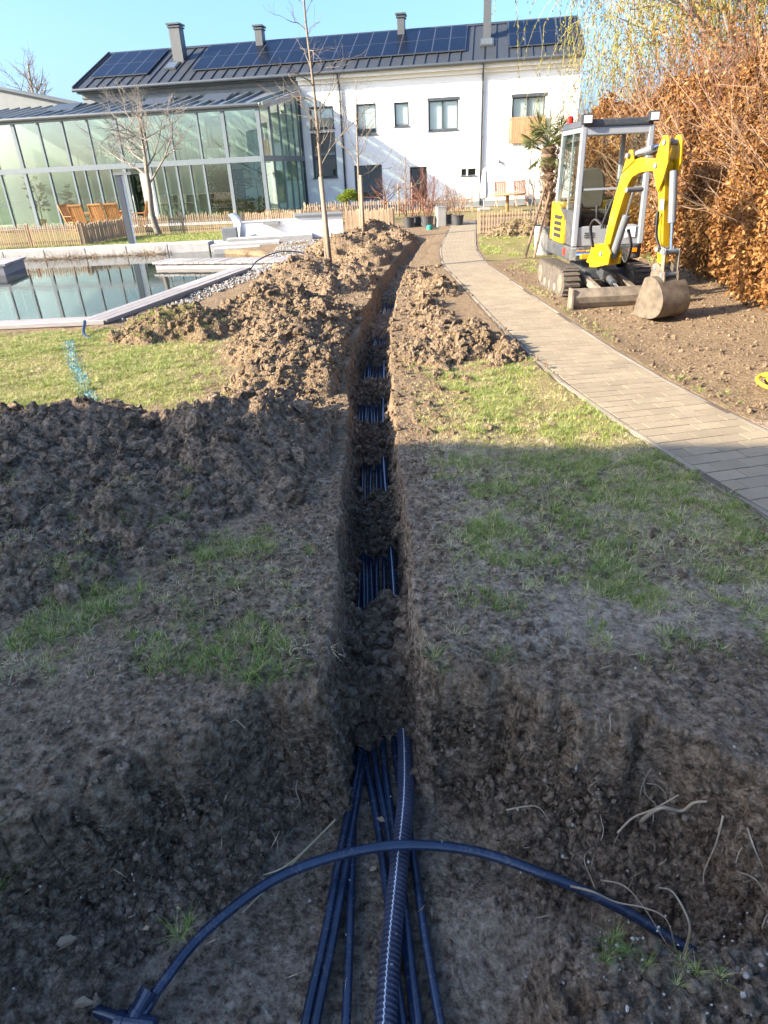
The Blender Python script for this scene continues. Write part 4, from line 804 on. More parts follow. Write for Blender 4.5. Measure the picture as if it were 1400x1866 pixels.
d = MB().b2((7.06, -.025, .30), (7.9, -.002, 2.03)).build('door', 'white_paint', house); MB().box((7.15, -.05, 1.1), (.12, .03, .03)).build('handle', 'exc_chrome', d)
MB().cyl((6.45, -.10, 2.02), (6.45, -.10, 1.86), .05).b2((6.41, -.1, 1.92), (6.49, -.003, 1.97)).build('wall_lamp', 'exc_dark', house)
for x in (-1.14, 5.57): 
    MB().tube([(x, -.52, 5.92), (x, -.50, 5.75), (x, -.10, 5.45), (x, -.08, 5.2), (x, -.08, .1)], .05, 10).build('downpipe', 'dark_frame', house, smooth=True)
    for z in (1.2, 3.0, 4.8): MB().b2((x-.06, -.14, z), (x+.06, -.003, z+.04)).build('pipe_clip', 'dark_frame', house)
# roof
RX0, RX1 = -14.32, 9.98; SA = math.atan2(2, 4.5)
rf = MB().prism([(-.5, 6.0), (4, 8.0), (8.5, 6.0), (8.5, 5.88), (4, 7.86), (-.5, 5.88)], lambda y, z: (RX0, y, z), lambda y, z: (RX1, y, z)).build('roof', 'roof_metal', house, recalc=True)
def onroof(x, w, n=0): return Vector((x, -.5+w*math.cos(SA)-n*math.sin(SA), 6.0+w*math.sin(SA)+n*math.cos(SA)))
SLn = 4.5/math.cos(SA); sm = MB().box((0, SLn/2, .02), (.035, SLn-.02, .045)).build('seam', 'roof_metal', rf); sme = sm.data; bpy.data.objects.remove(sm)
nse = 46
for i in range(nse): x = RX0+.1+(RX1-RX0-.2)*i/(nse-1); inst('seam', sme, rf, onroof(x, 0, .002), (SA, 0, 0))
MB().prism([(3.75, 7.93), (4, 8.06), (4.25, 7.93), (4, 8.02)], lambda y, z: (RX0-.02, y, z), lambda y, z: (RX1+.02, y, z)).build('ridge_cap', 'roof_metal', rf)
MB().tube([(RX0-.05, -.57, 5.93), (RX1+.03, -.57, 5.93)], .075, 10).build('gutter', 'dark_frame', rf)
for x in (RX0-.03, RX1+.03): MB().bar(onroof(x, 0, .01), onroof(x, SLn, .01), .05, .2).build('verge_board', 'dark_frame', rf)
def panel_mesh(w, l):
    mb = MB().box((w/2, l/2, .02), (w-.012, l-.015, .04)); me = mb.mesh('solar_panel', 'solar_frame'); me.materials.append(M('solar_cell'))
    mb2 = MB().box((w/2, l/2, .022), (w-.05, l-.05, .042)); n = len(me.vertices); me2 = bpy.data.meshes.new('solar_panel')
    me2.from_pydata(mb.v+mb2.v, [], mb.f+[tuple(i+8 for i in f) for f in mb2.f]); me2.materials.append(M('solar_frame')); me2.materials.append(M('solar_cell'))
    for p in me2.polygons: p.material_index = 0 if p.index < 6 else 1
    bpy.data.meshes.remove(me); return me2
W0, W1 = (.55+.5)/math.cos(SA), (3.72+.5)/math.cos(SA); pl = (W1-W0)/2
for xa, xb, n in ((-13.9, -10.85, 4), (-8.55, 4.75, 17), (6.7, 9.65, 4)):
    me = panel_mesh((xb-xa)/n, pl)
    for i in range(n):
        for j in range(2): inst('solar_panel', me, rf, onroof(xa+(xb-xa)*i/n, W0+pl*j, .06), (SA, 0, 0))
for x, ly, wd, top in ((-9.75, 2.35, .54, 8.62), (-5.75, 3.4, .36, 8.45), (1.50, 3.4, .34, 8.45), (5.70, 2.1, .36, 8.75)):
    ch = MB().b2((x-wd/2, ly-.3, 6.5), (x+wd/2, ly+.3, top)).build('chimney', 'chimney_metal', rf); MB().b2((x-wd/2-.08, ly-.38, top+.05), (x+wd/2+.08, ly+.38, top+.12)).b2((x-wd/2-.05, ly-.35, top-.06), (x+wd/2+.05, ly+.35, top)).b2((x-.12, ly-.2, top), (x+.12, ly+.2, top+.05)).build('chimney_cap', 'dark_frame', rf)
for x, w_ in ((-9.85, 1.75), (5.72, 1.72)):
    for nm, mt, a, dz in (('roof_window', 'chimney_metal', .0, .05), ('roof_window_pane', 'roof_glass', .06, .07)):
        mb = MB().box((0, 0, 0), (.62-2*a, .9-2*a, .08)); o = mb.build(nm, mt, rf); o.location = onroof(x, w_+.35, dz); o.rotation_euler = (SA, 0, 0)

# ================================================================== CONSERVATORY
cons = thing('conservatory', 'two storey glass conservatory with grey frames in front of the house', 'conservatory', HO, HA)
FY = -4.0; MX = [-19.55, -18.28, -17.0, -15.73, -14.48, -13.28, -12.06, -10.70, -9.42, -8.16, -6.85, -5.66, -4.06]
ZB0, ZB1, ZT = 2.40, 2.62, 4.40
END = [(-4.06, -4.0), (-3.72, -3.35), (-3.50, -2.65), (-3.36, -1.95), (-3.26, -1.2), (-3.20, -.5), (-3.18, -.06)]
for i, x in enumerate(MX):
    big = x in (-15.73, -10.70, -5.66, -4.06); wd = .16 if big else .085
    MB().b2((x-wd/2, FY-.07, 0), (x+wd/2, FY+.07, ZT)).build('mullion', 'mid_frame' if not big else 'mid_frame', cons)
MB().b2((MX[0], FY-.09, ZB0), (MX[-1], FY+.09, ZB1)).build('floor_band', 'mid_frame', cons); MB().b2((MX[0], FY-.10, ZT), (MX[-1]+.02, FY+.08, ZT+.12)).build('top_rail', 'mid_frame', cons); MB().b2((MX[0], FY-.08, 0), (MX[-1], FY+.08, .10)).build('base_rail', 'dark_frame', cons)
MB().tube([(MX[0]-.2, FY-.2, ZT+.16), (MX[-1]+.1, FY-.2, ZT+.16)], .08, 8).build('gutter', 'dark_frame', cons)
def pane(x0, y0, x1, y1, z0, z1, name='pane', mat='cons_glass', th=.012):
    d = Vector((x1-x0, y1-y0, 0)); n = Vector((-d.y, d.x, 0)).normalized()*th/2; vs = [Vector((x0, y0, z0))-n, Vector((x1, y1, z0))-n, Vector((x1, y1, z1))-n, Vector((x0, y0, z1))-n]; vs += [v+2*n for v in vs]
    return MB().add(vs, [(0, 1, 2, 3), (7, 6, 5, 4), (0, 4, 5, 1), (1, 5, 6, 2), (2, 6, 7, 3), (3, 7, 4, 0)]).build(name, mat, cons)
for i in range(len(MX)-1):
    a, b = MX[i]+.05, MX[i+1]-.05; j = random.uniform(-.012, .012)
    pane(a, FY+j, b, FY-j, ZB1, ZT); 
    if i != 7: pane(a, FY-j, b, FY+j, .1, ZB0)
    if 5 <= i <= 9 and i != 7: MB().b2((a-.03, FY+.14, .12), (b+.03, FY+.155, ZB0)).build('blind', 'blind', cons); MB().b2(((a+b)/2-.03, FY-.075, .1), ((a+b)/2+.03, FY+.06, ZB0)).build('door_stile', 'mid_frame', cons)
    if i == 7: MB().b2((a+.55, FY+.14, .12), (b+.03, FY+.155, ZB0)).build('blind', 'blind', cons)
for i in range(len(END)-1):
    (xa, ya), (xb, yb) = END[i], END[i+1]; zt = 4.40+(ya+4)/4*.75; zt2 = 4.40+(yb+4)/4*.75
    if i: MB().bar((xa, ya, 0), (xa, ya, zt), .07, .10, up=(0, 1, 0)).build('mullion', 'mid_frame', cons)
    d = (Vector((xb-xa, yb-ya, 0))).normalized()*.05
    pane(xa+d.x, ya+d.y, xb-d.x, yb-d.y, .1, ZB0); MB().add([(xa, ya, ZB1), (xb, yb, ZB1), (xb, yb, zt2), (xa, ya, zt)], [(0, 1, 2, 3)]).build('pane', 'cons_glass', cons)
    MB().bar((xa, ya, (ZB0+ZB1)/2), (xb, yb, (ZB0+ZB1)/2), .12, ZB1-ZB0).build('floor_band', 'mid_frame', cons)
MB().bar((-3.17, -.05, 0), (-3.17, -.05, 5.3), .10, .12, up=(0, 1, 0)).build('corner_post', 'dark_frame', cons); MB().bar((MX[-1], FY, 0), (MX[-1], FY, 4.5), .17, .17, up=(0, 1, 0)).build('corner_post', 'mid_frame', cons)
# roof of the conservatory: opaque strips alternating with glass strips
def croof(x, y): return 4.56+(y+4.2)/4.2*.82
xs = list(np.linspace(-19.6, -3.75, 27))
ci_ = 0
for i in range(len(xs)-1):
    a, b = xs[i], xs[i+1]; gl = i % 2 == 1; aa, bb = a+.04, b-.04
    fx = lambda x, y: x if x < -4.6 else x+(.62*(y+4.2)/4.2 if x > -4.6 else 0)
    vs = [(fx(aa, -4.2), -4.2, croof(a, -4.2)), (fx(bb, -4.2), -4.2, croof(b, -4.2)), (fx(bb, -.02), -.02, croof(b, -.02)), (fx(aa, -.02), -.02, croof(a, -.02))]; th = .012 if gl else .07; vs += [(x, y, z-th) for x, y, z in vs]
    MB().add(vs, [(0, 1, 2, 3), (7, 6, 5, 4), (0, 4, 5, 1), (1, 5, 6, 2), (2, 6, 7, 3), (3, 7, 4, 0)]).build('roof_pane' if gl else 'roof_panel', 'cons_glass' if gl else 'cons_roof', cons)
for i in range(len(xs)):
    x = xs[i]; x2 = fx(x, -.02); MB().bar((x, -4.22, croof(x, -4.2)+.02), (x2, -.02, croof(x, -.02)+.02), .075, .13).build('rafter', 'cons_roof', cons)
for x in (-14.2, -9.5, -6.6): MB().box((x, -1.9, croof(0, -1.9)+.12), (1.3, 1.1, .07), (math.atan(.82/4.2)+.12, 0, 0)).build('roof_vent', 'dark_frame', cons)
eg = MB()
for i in range(len(END)-1): (xa, ya), (xb, yb) = END[i], END[i+1]; eg.bar((xa+.08, ya, croof(0, ya)-.08), (xb+.08, yb, croof(0, yb)-.08), .10, .22)
eg.build('verge_fascia', 'stone_slab', cons)
MB().b2((-14.0, -2.2, 2.42), (-6.2, -.05, 2.60)).build('gallery_floor', 'white_render', cons)
for i in range(24): MB().b2((-14+.33*i, -2.18, 2.6), (-13.97+.33*i, -2.15, 3.45)).build('baluster', 'stone_slab', cons)
MB().b2((-14, -2.2, 3.45), (-6.2, -2.12, 3.5)).build('handrail', 'stone_slab', cons)
[pane(-19.6, -4+1.3*k+.04, -19.6, -4+1.3*k+1.26, .1, 4.4) for k in range(3)]; MB().b2((-19.64, -4, 2.4), (-19.56, -.1, 2.62)).build('floor_band', 'mid_frame', cons)
tr = MB(); c4 = [hw(-24, -6.1), hw(-3.6, -6.1), hw(-2.9, -.3), hw(11, -.3), hw(11, .5), hw(-24, .5)]
tr.add([(v.x, v.y, .03) for v in c4], [tuple(range(6))]).build('terrace', 'terrace_stone')['kind'] = 'structure'
# grey neighbouring wing at far left
wing = thing('grey_wing', 'plain grey building wing with a shallow roof at the far left', 'building', HO, HA)
MB().prism([(-30, 0), (-14.25, 0), (-14.25, 5.28), (-22.5, 7.12), (-30, 5.3)], lambda x, z: (x, .6, z), lambda x, z: (x, 9, z)).build('wall', 'grey_cladding', wing, recalc=True)
MB().bar((-14.0, .5, 5.30), (-22.5, .5, 7.2), .35, .10).bar((-22.5, .5, 7.2), (-30, .5, 5.4), .35, .10).build('roof_edge', 'dark_frame', wing)
# building behind the camera whose shadow covers the near trench
nb = thing('shade_building', 'tall rendered building behind the viewer that shades the near trench', 'building', (0, 0, 0))
bx0, bx1 = -22, -8.0; f = lambda x, o=0: -1.17-.17*x-o
MB().add([(bx0, f(bx0, 9), 0), (bx1, f(bx1, 9), 0), (bx1, f(bx1), 0), (bx0, f(bx0), 0), (bx0, f(bx0, 9), 5.5), (bx1, f(bx1, 9), 5.5), (bx1, f(bx1), 5.5), (bx0, f(bx0), 5.5)], [(3, 2, 1, 0), (4, 5, 6, 7), (0, 1, 5, 4), (1, 2, 6, 5), (2, 3, 7, 6), (3, 0, 4, 7)]).build('wall', 'white_render', nb, recalc=True)
MB().add([(bx0, f(bx0, 9), 5.5), (bx1, f(bx1, 9), 5.5), (bx1, f(bx1), 5.5), (bx0, f(bx0), 5.5), (bx0, f(bx0, 4.5), 6.1), (bx1, f(bx1, 4.5), 6.1)], [(0, 1, 5, 4), (2, 3, 4, 5), (1, 2, 5), (3, 0, 4)]).build('roof', 'roof_metal', nb, recalc=True)
# ================================================================== FENCES
pk = MB().add([(-.016, -.012, 0), (.016, -.012, 0), (.016, .012, 0), (-.016, .012, 0), (-.018, -.012, .66), (.016, -.012, .66), (.016, .012, .66), (-.018, .012, .66), (0, 0, .72)], [(3, 2, 1, 0), (0, 1, 5, 4), (1, 2, 6, 5), (2, 3, 7, 6), (3, 0, 4, 7), (4, 5, 8), (5, 6, 8), (6, 7, 8), (7, 4, 8)]).mesh('picket', 'picket_wood')
def fence(label, p0, p1, h=.72, step=.075, posts=2.0, solid=False, z0=0.0):
    p0 = Vector((*p0, 0)); p1 = Vector((*p1, 0)); d = p1-p0; L = d.length; t = thing('picket_fence', label, 'fence', (p0.x, p0.y, z0), math.atan2(d.y, d.x)); n = max(1, round(L/posts))
    for i in range(n+1): MB().box((L*i/n, .05, h*.52), (.08, .08, h*1.04)).box((L*i/n, .05, h*1.06), (.08, .08, .04), top=.3).build('post', 'picket_wood', t)
    for z in (.22, .78): MB().b2((0, .015, h*z-.03), (L, .05, h*z+.03)).build('rail', 'picket_wood', t)
    k = int(L/step)
    for i in range(k): s = h/.72*random.uniform(.9, 1.06); inst('picket', pk, t, (step*(i+.5)+random.uniform(-.006, .006), 0, .03), (0, random.uniform(-.02, .02), 0), (1.0 if not solid else 1.9, 1, s))
    return t
fence('light picket fence at the far left beyond the pond', (-14.8, 23.6), (-9.6, 23.5), .70)
fence('tilted stretch of picket fence turning back towards the terrace chairs', (-9.5, 23.55), (-9.05, 26.3), .66, solid=True, step=.07)
fence('picket fence behind the bare tree in front of the conservatory', (-9.0, 26.6), (-5.0, 26.5), .68)
fence('short picket fence behind the curved white wall', (-4.9, 27.2), (-2.6, 26.6), .6)
fence('low picket fence between the white planter and the staked sapling', (-.82, 24.7), (.82, 24.6), .62, solid=True, step=.068)
fence('distant picket fence below the stair window of the house', (-4.2, 29.2), (-.6, 28.8), .58)
fence('distant dark weathered fence along the foot of the house', (-3.0, 33.2), (4.6, 32.0), .62, step=.11)
fence('picket fence right of the path in front of the sun chairs', (3.2, 20.75), (6.9, 20.5), .60, step=.085)
# ================================================================== WHITE POND WALL AND PLANTER
t = thing('curved_white_wall', 'low white wall with a dark spout and a curved left end', 'wall', (-4.2, 22.6, 0), -.06)
MB().b2((.0, 0, 0), (1.95, .28, .52)).build('wall', 'white_render', t)
MB().prism([(-.28, .78), (-.12, .80), (.0, .72), (.10, .52), (.0, .0), (-.22, .0), (-.12, .3), (-.14, .58)], lambda x, z: (x, -.06, z), lambda x, z: (x, .22, z)).build('curved_end', 'white_render', t, recalc=True)
MB().b2((-.02, -.04, .52), (1.95, .32, .56)).build('coping', 'stone_slab', t); MB().b2((.85, -.30, .44), (1.35, -.002, .50)).build('spout', 'grey_cladding', t)
t = thing('white_planter', 'square white rendered planter box with grey rim', 'planter', (-2.30, 22.2, 0), .12)
MB().b2((0, 0, -.05), (1.45, 1.3, .60)).build('body', 'white_render', t); MB().b2((-.04, -.04, .60), (1.49, 1.34, .66)).build('rim', 'grey_cladding', t)
# light pole at the pond
t = thing('garden_light_post', 'dark square garden light post leaning at the far pond edge', 'light post', (-7.35, 21.75, 0))
MB().b2((-.10, -.09, 0), (.07, .09, 2.0)).build('post', 'dark_frame', t); MB().b2((.072, -.06, 0), (.10, .06, 1.98)).build('light_strip', 'white_paint', t); MB().b2((-.13, -.11, 2.0), (.40, .11, 2.07)).build('cap', 'grey_cladding', t)
# ================================================================== TREES
def grow(mb, p, d, L, r, depth, rng, cfg, tips=None):
    n = 4; P = [p.copy()]; q = p.copy(); dd = d.normalized()
    for i in range(n):
        dd = (dd+Vector((rng.gauss(0, 1), rng.gauss(0, 1), rng.gauss(0, 1)))*cfg['wob']+Vector((0, 0, 1))*cfg['up']).normalized(); q = q+dd*(L/n); P.append(q.copy())
    rs = [r*(1-.42*i/n) for i in range(n+1)]; mb.tube(P, rs, 6 if r > .015 else (4 if r > .006 else 3), cap=False)
    if depth <= 0:
        if tips is not None: tips.append(q.copy())
        return
    for k in range(cfg['n'][min(depth, len(cfg['n'])-1)]):
        f = rng.uniform(.35, 1.0); j = min(int(f*n), n-1); b = P[j].lerp(P[j+1], f*n-j); ax = Vector((rng.gauss(0, 1), rng.gauss(0, 1), rng.gauss(0, 1)*.5)).normalized(); nd_ = (dd+ax*cfg['ang']).normalized(); grow(mb, b, nd_, L*rng.uniform(.5, .8), r*rng.uniform(.42, .62), depth-1, rng, cfg, tips)
    grow(mb, q, dd, L*.7, r*.58, depth-1, rng, cfg, tips)
def bare_tree(name, label, loc, trunk, r0, branches, seed, mat='bark_light', group='bare trees', cat='tree', cfgk=None):
    rng = random.Random(seed); t = thing(name, label, cat, (loc[0], loc[1], loc[2] if len(loc) > 2 else gh(*loc[:2])), 0, group)
    TP = catmull(trunk, 5); n = len(TP); MB().tube(TP, [r0*(1-.8*i/(n-1)) for i in range(n)], 10).build('trunk', mat, t, smooth=True)
    mb = MB(); cfg = dict(wob=.16, up=.06, n=[0, 2, 3, 3], ang=.85); cfg.update(cfgk or {}); cnt, zlo, zhi, Lb, dep, elev = branches; tips = []
    for i in range(cnt):
        f = zlo+(zhi-zlo)*(i+rng.random())/cnt; z = f*TP[-1].z; j = max(k for k in range(n-1) if TP[k].z <= z+1e-6); b = TP[j].lerp(TP[j+1], min(1, (z-TP[j].z)/max(1e-6, TP[j+1].z-TP[j].z))); a = i*2.4+rng.uniform(-.5, .5); el = elev+rng.uniform(-.25, .25)
        L = Lb*(1-.55*(f-zlo)/(1.001-zlo))*rng.uniform(.75, 1.2); grow(mb, b, Vector((math.cos(a)*math.cos(el), math.sin(a)*math.cos(el), math.sin(el))), L, r0*(1-.8*f)*.5, dep, rng, cfg, tips)
    mb.build('crown', mat, t); return t, tips
bare_tree('bare_tree', 'bare spreading tree with mossy branches in front of the conservatory', (-7.85, 26.3, 0), [(0, 0, 0), (-.12, 0, .7), (-.05, 0, 1.5), (-.02, 0, 2.2), (.05, 0, 3.2), (.0, 0, 4.0)], .13, (13, .42, .98, 1.35, 3, .55), 3, 'bark_grey', cfgk=dict(n=[0, 3, 3, 3]))
MOSS = plain('moss_yellow', (.32, .22, .03), .9, var=.3)
t2, _ = bare_tree('young_tree', 'tall slender bare sapling tied to a stake beside the trench', (-.88, 13.4, 0), [(0, 0, 0), (.03, 0, 1.6), (.02, .02, 3.0), (-.03, 0, 4.2), (.02, 0, 5.2)], .042, (19, .34, .97, .62, 2, .62), 5, cfgk=dict(ang=.7, wob=.2))
t3, _ = bare_tree('young_tree', 'thinner bare sapling with a stake before the picket fence', (-.26, 20.7, 0), [(0, 0, 0), (0, 0, 1.6), (.03, 0, 3.0), (.06, 0, 4.0)], .045, (14, .40, .97, .75, 2, .45), 8, cfgk=dict(ang=.75, wob=.2))
t4, _ = bare_tree('young_tree', 'small white stemmed sapling between two stakes near the house', (1.60, 31.0, 0), [(0, 0, 0), (0, 0, 1.2), (.02, 0, 2.2), (.0, 0, 3.1)], .04, (13, .30, .97, .55, 2, .6), 9)
def stake(label, p, q, r=.035): tag(MB().tube([p, Vector(p).lerp(Vector(q), .5), q], [r*1.05, r, r*.95], 9).build('stake', 'stake_wood', None, smooth=True), label, 'stake', 'tree stakes')
stake('round wooden stake strapped to the tall sapling', (-.80, 13.32, 0), (-.86, 13.36, 1.72), .045); stake('round wooden stake beside the thinner sapling', (-.20, 20.6, 0), (-.20, 20.62, 1.7), .05)
stake('left stake of the pair beside the white stemmed sapling', (1.28, 31, 0), (1.28, 31, 1.30)); stake('right stake of the pair beside the white stemmed sapling', (1.86, 31, 0), (1.86, 31, 1.30))
MB().bar((1.28, 31, 1.1), (1.86, 31, 1.1), .05, .05).build('crossbar', 'stake_wood', bpy.data.objects['stake.003']) if 'stake.003' in bpy.data.objects else None
bare_tree('far_tree', 'pale leafless tree far behind the grey wing', (-25.6, 60, 0), [(0, 0, 0), (0, 0, 4), (0, 0, 7.5), (.2, 0, 10.2)], .22, (20, .35, .98, 2.2, 2, .8), 12, 'bark_light', cfgk=dict(n=[0, 3, 4]))
bare_tree('bare_shrub', 'low many branched bare shrub between the saplings before the house', (.65, 30.5, 0), [(0, 0, 0), (0, 0, .5), (.05, 0, 1.1)], .06, (12, .4, .95, .75, 2, .6), 15, 'twig_red', cat='shrub')
# topiary pine on a stem
t = thing('topiary_pine', 'green cloud pruned pine on a short stem before the house', 'pine', (-.80, 29, 0)); MB().tube([(0, 0, 0), (.03, 0, .4), (0, 0, .8)], [.05, .04, .035], 8).build('trunk', 'bark_grey', t)
n = 4200; c = np.array([[0, 0, .95], [-.24, .05, .88], [.26, 0, .90], [.05, -.1, 1.05]])[RNG.integers(0, 4, n)]; u = RNG.normal(size=(n, 3)); u /= np.linalg.norm(u, axis=1)[:, None]; rr_ = RNG.random(n)**.4; Pn = c+u*rr_[:, None]*np.array([.24, .22, .14])
o = link(bpy.data.objects.new('crown', leaf_mesh('crown', Pn, u+RNG.normal(size=(n, 3))*.5+np.array([0, 0, .6]), RNG.uniform(.05, .10, n), np.full(n, .008), 'pine_leaf', RNG.random(n))), t)
# ================================================================== POTTED SHRUBS AND OBJECTS AT THE PATH END
def pot(r, h, mat, parent, z=0): 
    o = MB().lathe([(0, 0), (r*.8, 0), (r*.97, h*.92), (r*1.06, h*.92), (r*1.06, h), (r*.96, h), (r*.94, h*.86), (0, h*.86)], 20, (0, 0, z)).build('pot', mat, parent, smooth=False); return o
def potted(label, loc, r, h, th, ntw, seed, mat='twig_red', lean=.35):
    t = thing('potted_shrub', label, 'shrub', (*loc, .0), 0, 'potted shrubs at the path end'); pot(r, h, 'pot_plastic', t); rng = random.Random(seed); mb = MB()
    for i in range(ntw):
        a = rng.uniform(0, 6.28); grow(mb, Vector((math.cos(a)*r*.4, math.sin(a)*r*.4, h*.8)), Vector((math.cos(a)*lean, math.sin(a)*lean, 1)), th*rng.uniform(.4, .75), .014, 2, rng, dict(wob=.14, up=.02, n=[0, 2, 3], ang=.6))
    mb.build('twigs', mat, t); return t
potted('black pot with a low reddish shrub, leftmost by the picket fence', (1.35, 24.6), .20, .32, .7, 6, 1); potted('black pot with the tallest reddish bare shrub', (1.98, 24.4), .22, .34, 1.4, 14, 2)
potted('small black pot tucked behind the tall reddish shrub', (1.66, 25.1), .19, .32, .9, 6, 3); potted('black pot with thin twigs right behind the concrete pillar', (2.72, 25.2), .21, .33, 1.1, 7, 4, 'twig_brown')
potted('front right black pot with bristly brown twigs beside the path', (3.0, 24.2), .21, .34, 1.0, 10, 5, 'twig_brown', .6)
slab('concrete_pillar', 'upright pale concrete block among the potted shrubs', (2.28, 24.2, 0), (2.58, 24.6, .62), .15, 'concrete', 'pillar')
t = thing('valve_cap', 'small green plastic cap at the end of the trench', 'cap', (1.95, 23.2, 0)); MB().lathe([(.10, 0), (.10, .1), (.07, .14), (0, .15)], 14).build('cap', 'green_plastic', t); MB().cyl((.1, 0, .05), (.3, .05, .04), .02).build('handle', 'green_plastic', t)
# closed parasol
t = thing('closed_parasol', 'closed white parasol standing against the house wall', 'parasol', (5.30, 33.0, 0)); MB().cyl((0, 0, 0), (0, 0, 1.75), .025).build('pole', 'stone_slab', t); MB().lathe([(.03, .45), (.17, .5), (.19, .8), (.14, 1.3), (.09, 1.62), (.02, 1.72)], 9).build('cloth', 'parasol_cloth', t); MB().box((0, 0, .04), (.5, .5, .08)).build('base', 'concrete', t)
def deck_chair(name, label, loc, rz, mat, group, back=.62):
    t = thing(name, label, 'chair', loc, rz, group); s = .48
    for i in range(5): MB().box((-.2+i*.1, .0, .42), (.085, .46, .02)).build('seat_slat', mat, t)
    for i in range(5): MB().bar((-.2+i*.1, .22, .44), (-.2+i*.1, .42, .44+back), .085, .02, up=(0, 1, 0)).build('back_slat', mat, t)
    for x in (-.27, .27):
        MB().bar((x, -.26, 0), (x, .24, .44), .035, .05).build('leg', mat, t); MB().bar((x, .26, 0), (x, -.22, .44), .035, .05).build('leg', mat, t); MB().bar((x, -.26, .64), (x, .32, .64), .05, .03).build('armrest', mat, t); MB().bar((x, .20, .42), (x, .43, .46+back), .035, .05).build('back_post', mat, t); MB().bar((x, -.24, .42), (x, -.24, .64), .035, .04, up=(0, 1, 0)).build('arm_post', mat, t)
    MB().bar((-.27, .42, .44+back), (.27, .42, .44+back), .05, .06).build('top_rail', mat, t); return t
c0 = deck_chair('garden_chair', 'wooden garden chair turned away at the left end of the terrace table', (-12.45, 30.2, .03), 1.25, 'chair_wood', 'terrace chairs')
for lb, p, a in (('wooden garden chair left of centre with its back to the pond', (-11.9, 29.6, .03), 3.1), ('wooden garden chair in the middle with its back to the pond', (-11.05, 29.55, .03), 3.05), ('wooden garden chair at the right side of the table front', (-10.45, 29.5, .03), 3.2), ('wooden garden chair alone beside the garden light post', (-9.6, 30.0, .03), -1.5)):
    c = copy_tree(c0); c.location = p; c.rotation_euler = (0, 0, a); c['label'] = lb
t = thing('terrace_table', 'wooden terrace table behind the garden chairs', 'table', (-11.2, 30.5, .03), -.1)
for i in range(7): MB().box((0, -.36+i*.12, .73), (2.0, .11, .03)).build('table_slat', 'chair_wood', t)
for x in (-.85, .85):
    for y in (-.32, .32): MB().b2((x-.04, y-.04, 0), (x+.04, y+.04, .71)).build('leg', 'chair_wood', t)
c1 = deck_chair('sun_chair', 'left one of two pinkish chairs at the house wall', (6.35, 34.2, .03), .1, 'chair_pink', 'sun chairs'); c = copy_tree(c1); c.location = (7.25, 34.1, .03); c['label'] = 'right one of two pinkish chairs at the house wall'
t = thing('wood_table', 'round wooden table behind the right picket fence', 'table', (5.9, 30.5, .0)); MB().lathe([(0, .66), (.75, .66), (.78, .69), (.75, .72), (0, .72)], 22).build('table_top', 'larch_fresh', t); MB().cyl((0, 0, 0), (0, 0, .66), .07).build('leg', 'chair_wood', t)
# plants inside the conservatory
def leafy(label, loc, h, spread, n, Ll, Wl, seed, mat='green_leaf', zlo=.3, potm='terracotta', name='indoor_plant', droop=0.):
    t = thing(name, label, 'plant', loc, 0, 'plants inside the conservatory'); r = np.random.default_rng(seed); pot(.2, .35, potm, t)
    MB().tube([(0, 0, .3), (.04, .02, h*.5), (0, 0, h*.85)], [.03, .025, .012], 6).build('stem', 'bark_grey', t); z = h*(zlo+(1-zlo)*r.random(n)); a = r.uniform(0, 6.28, n); rad = spread*r.random(n)**.6; Pn = np.stack([np.cos(a)*rad*.6, np.sin(a)*rad*.6, z], 1); D = np.stack([np.cos(a), np.sin(a), r.uniform(-.3, .8, n)-droop], 1)
    link(bpy.data.objects.new('foliage', leaf_mesh('foliage', Pn, D, r.uniform(.6, 1.2, n)*Ll, r.uniform(.7, 1.1, n)*Wl, mat, r.random(n))), t)
def hp_(lx, ly, z=.03): v = hw(lx, ly, z); return (v.x, v.y, v.z)
leafy('fiddle leaved plant in the leftmost lower conservatory bay', hp_(-16.2, -2.9), 2.2, .55, 90, .32, .09, 21, zlo=.35); leafy('banana like plant with upright leaves in the conservatory', hp_(-14.1, -2.9), 1.9, .4, 30, .7, .12, 22, zlo=.3)
leafy('dark small plant behind the open conservatory door', hp_(-10.3, -2.6), 1.7, .4, 80, .25, .05, 23); leafy('dense dark green bush filling the conservatory bay', hp_(-6.6, -3.0), 2.3, .75, 700, .2, .06, 24, zlo=.1); leafy('second dense green bush beside the conservatory bay post', hp_(-5.95, -2.9), 1.8, .5, 400, .2, .06, 25, zlo=.15)
leafy('yucca like palm near the conservatory corner', hp_(-4.9, -2.8), 2.1, .35, 110, .75, .022, 26, 'palm_leaf', zlo=.6, droop=-.1); leafy('low leafy plant beside the conservatory corner', hp_(-5.3, -3.4), .9, .45, 130, .22, .06, 27, zlo=.2); leafy('small plant at the conservatory corner post', hp_(-4.45, -3.2), .9, .35, 90, .2, .05, 28, zlo=.2)
leafy('potted plant with yellow leaves on the gallery', hp_(-12.6, -2.4, 2.62), 1.0, .35, 90, .22, .05, 29, 'palm_leaf', zlo=.3, potm='white_paint'); leafy('bushy plant on the gallery behind the railing', hp_(-12.0, -1.9, 2.62), 1.2, .5, 240, .2, .05, 30, zlo=.3, potm='white_paint'); leafy('bushy plant on the gallery behind the bare tree', hp_(-10.9, -2.0, 2.62), 1.3, .5, 240, .2, .05, 31, zlo=.3, potm='white_paint')
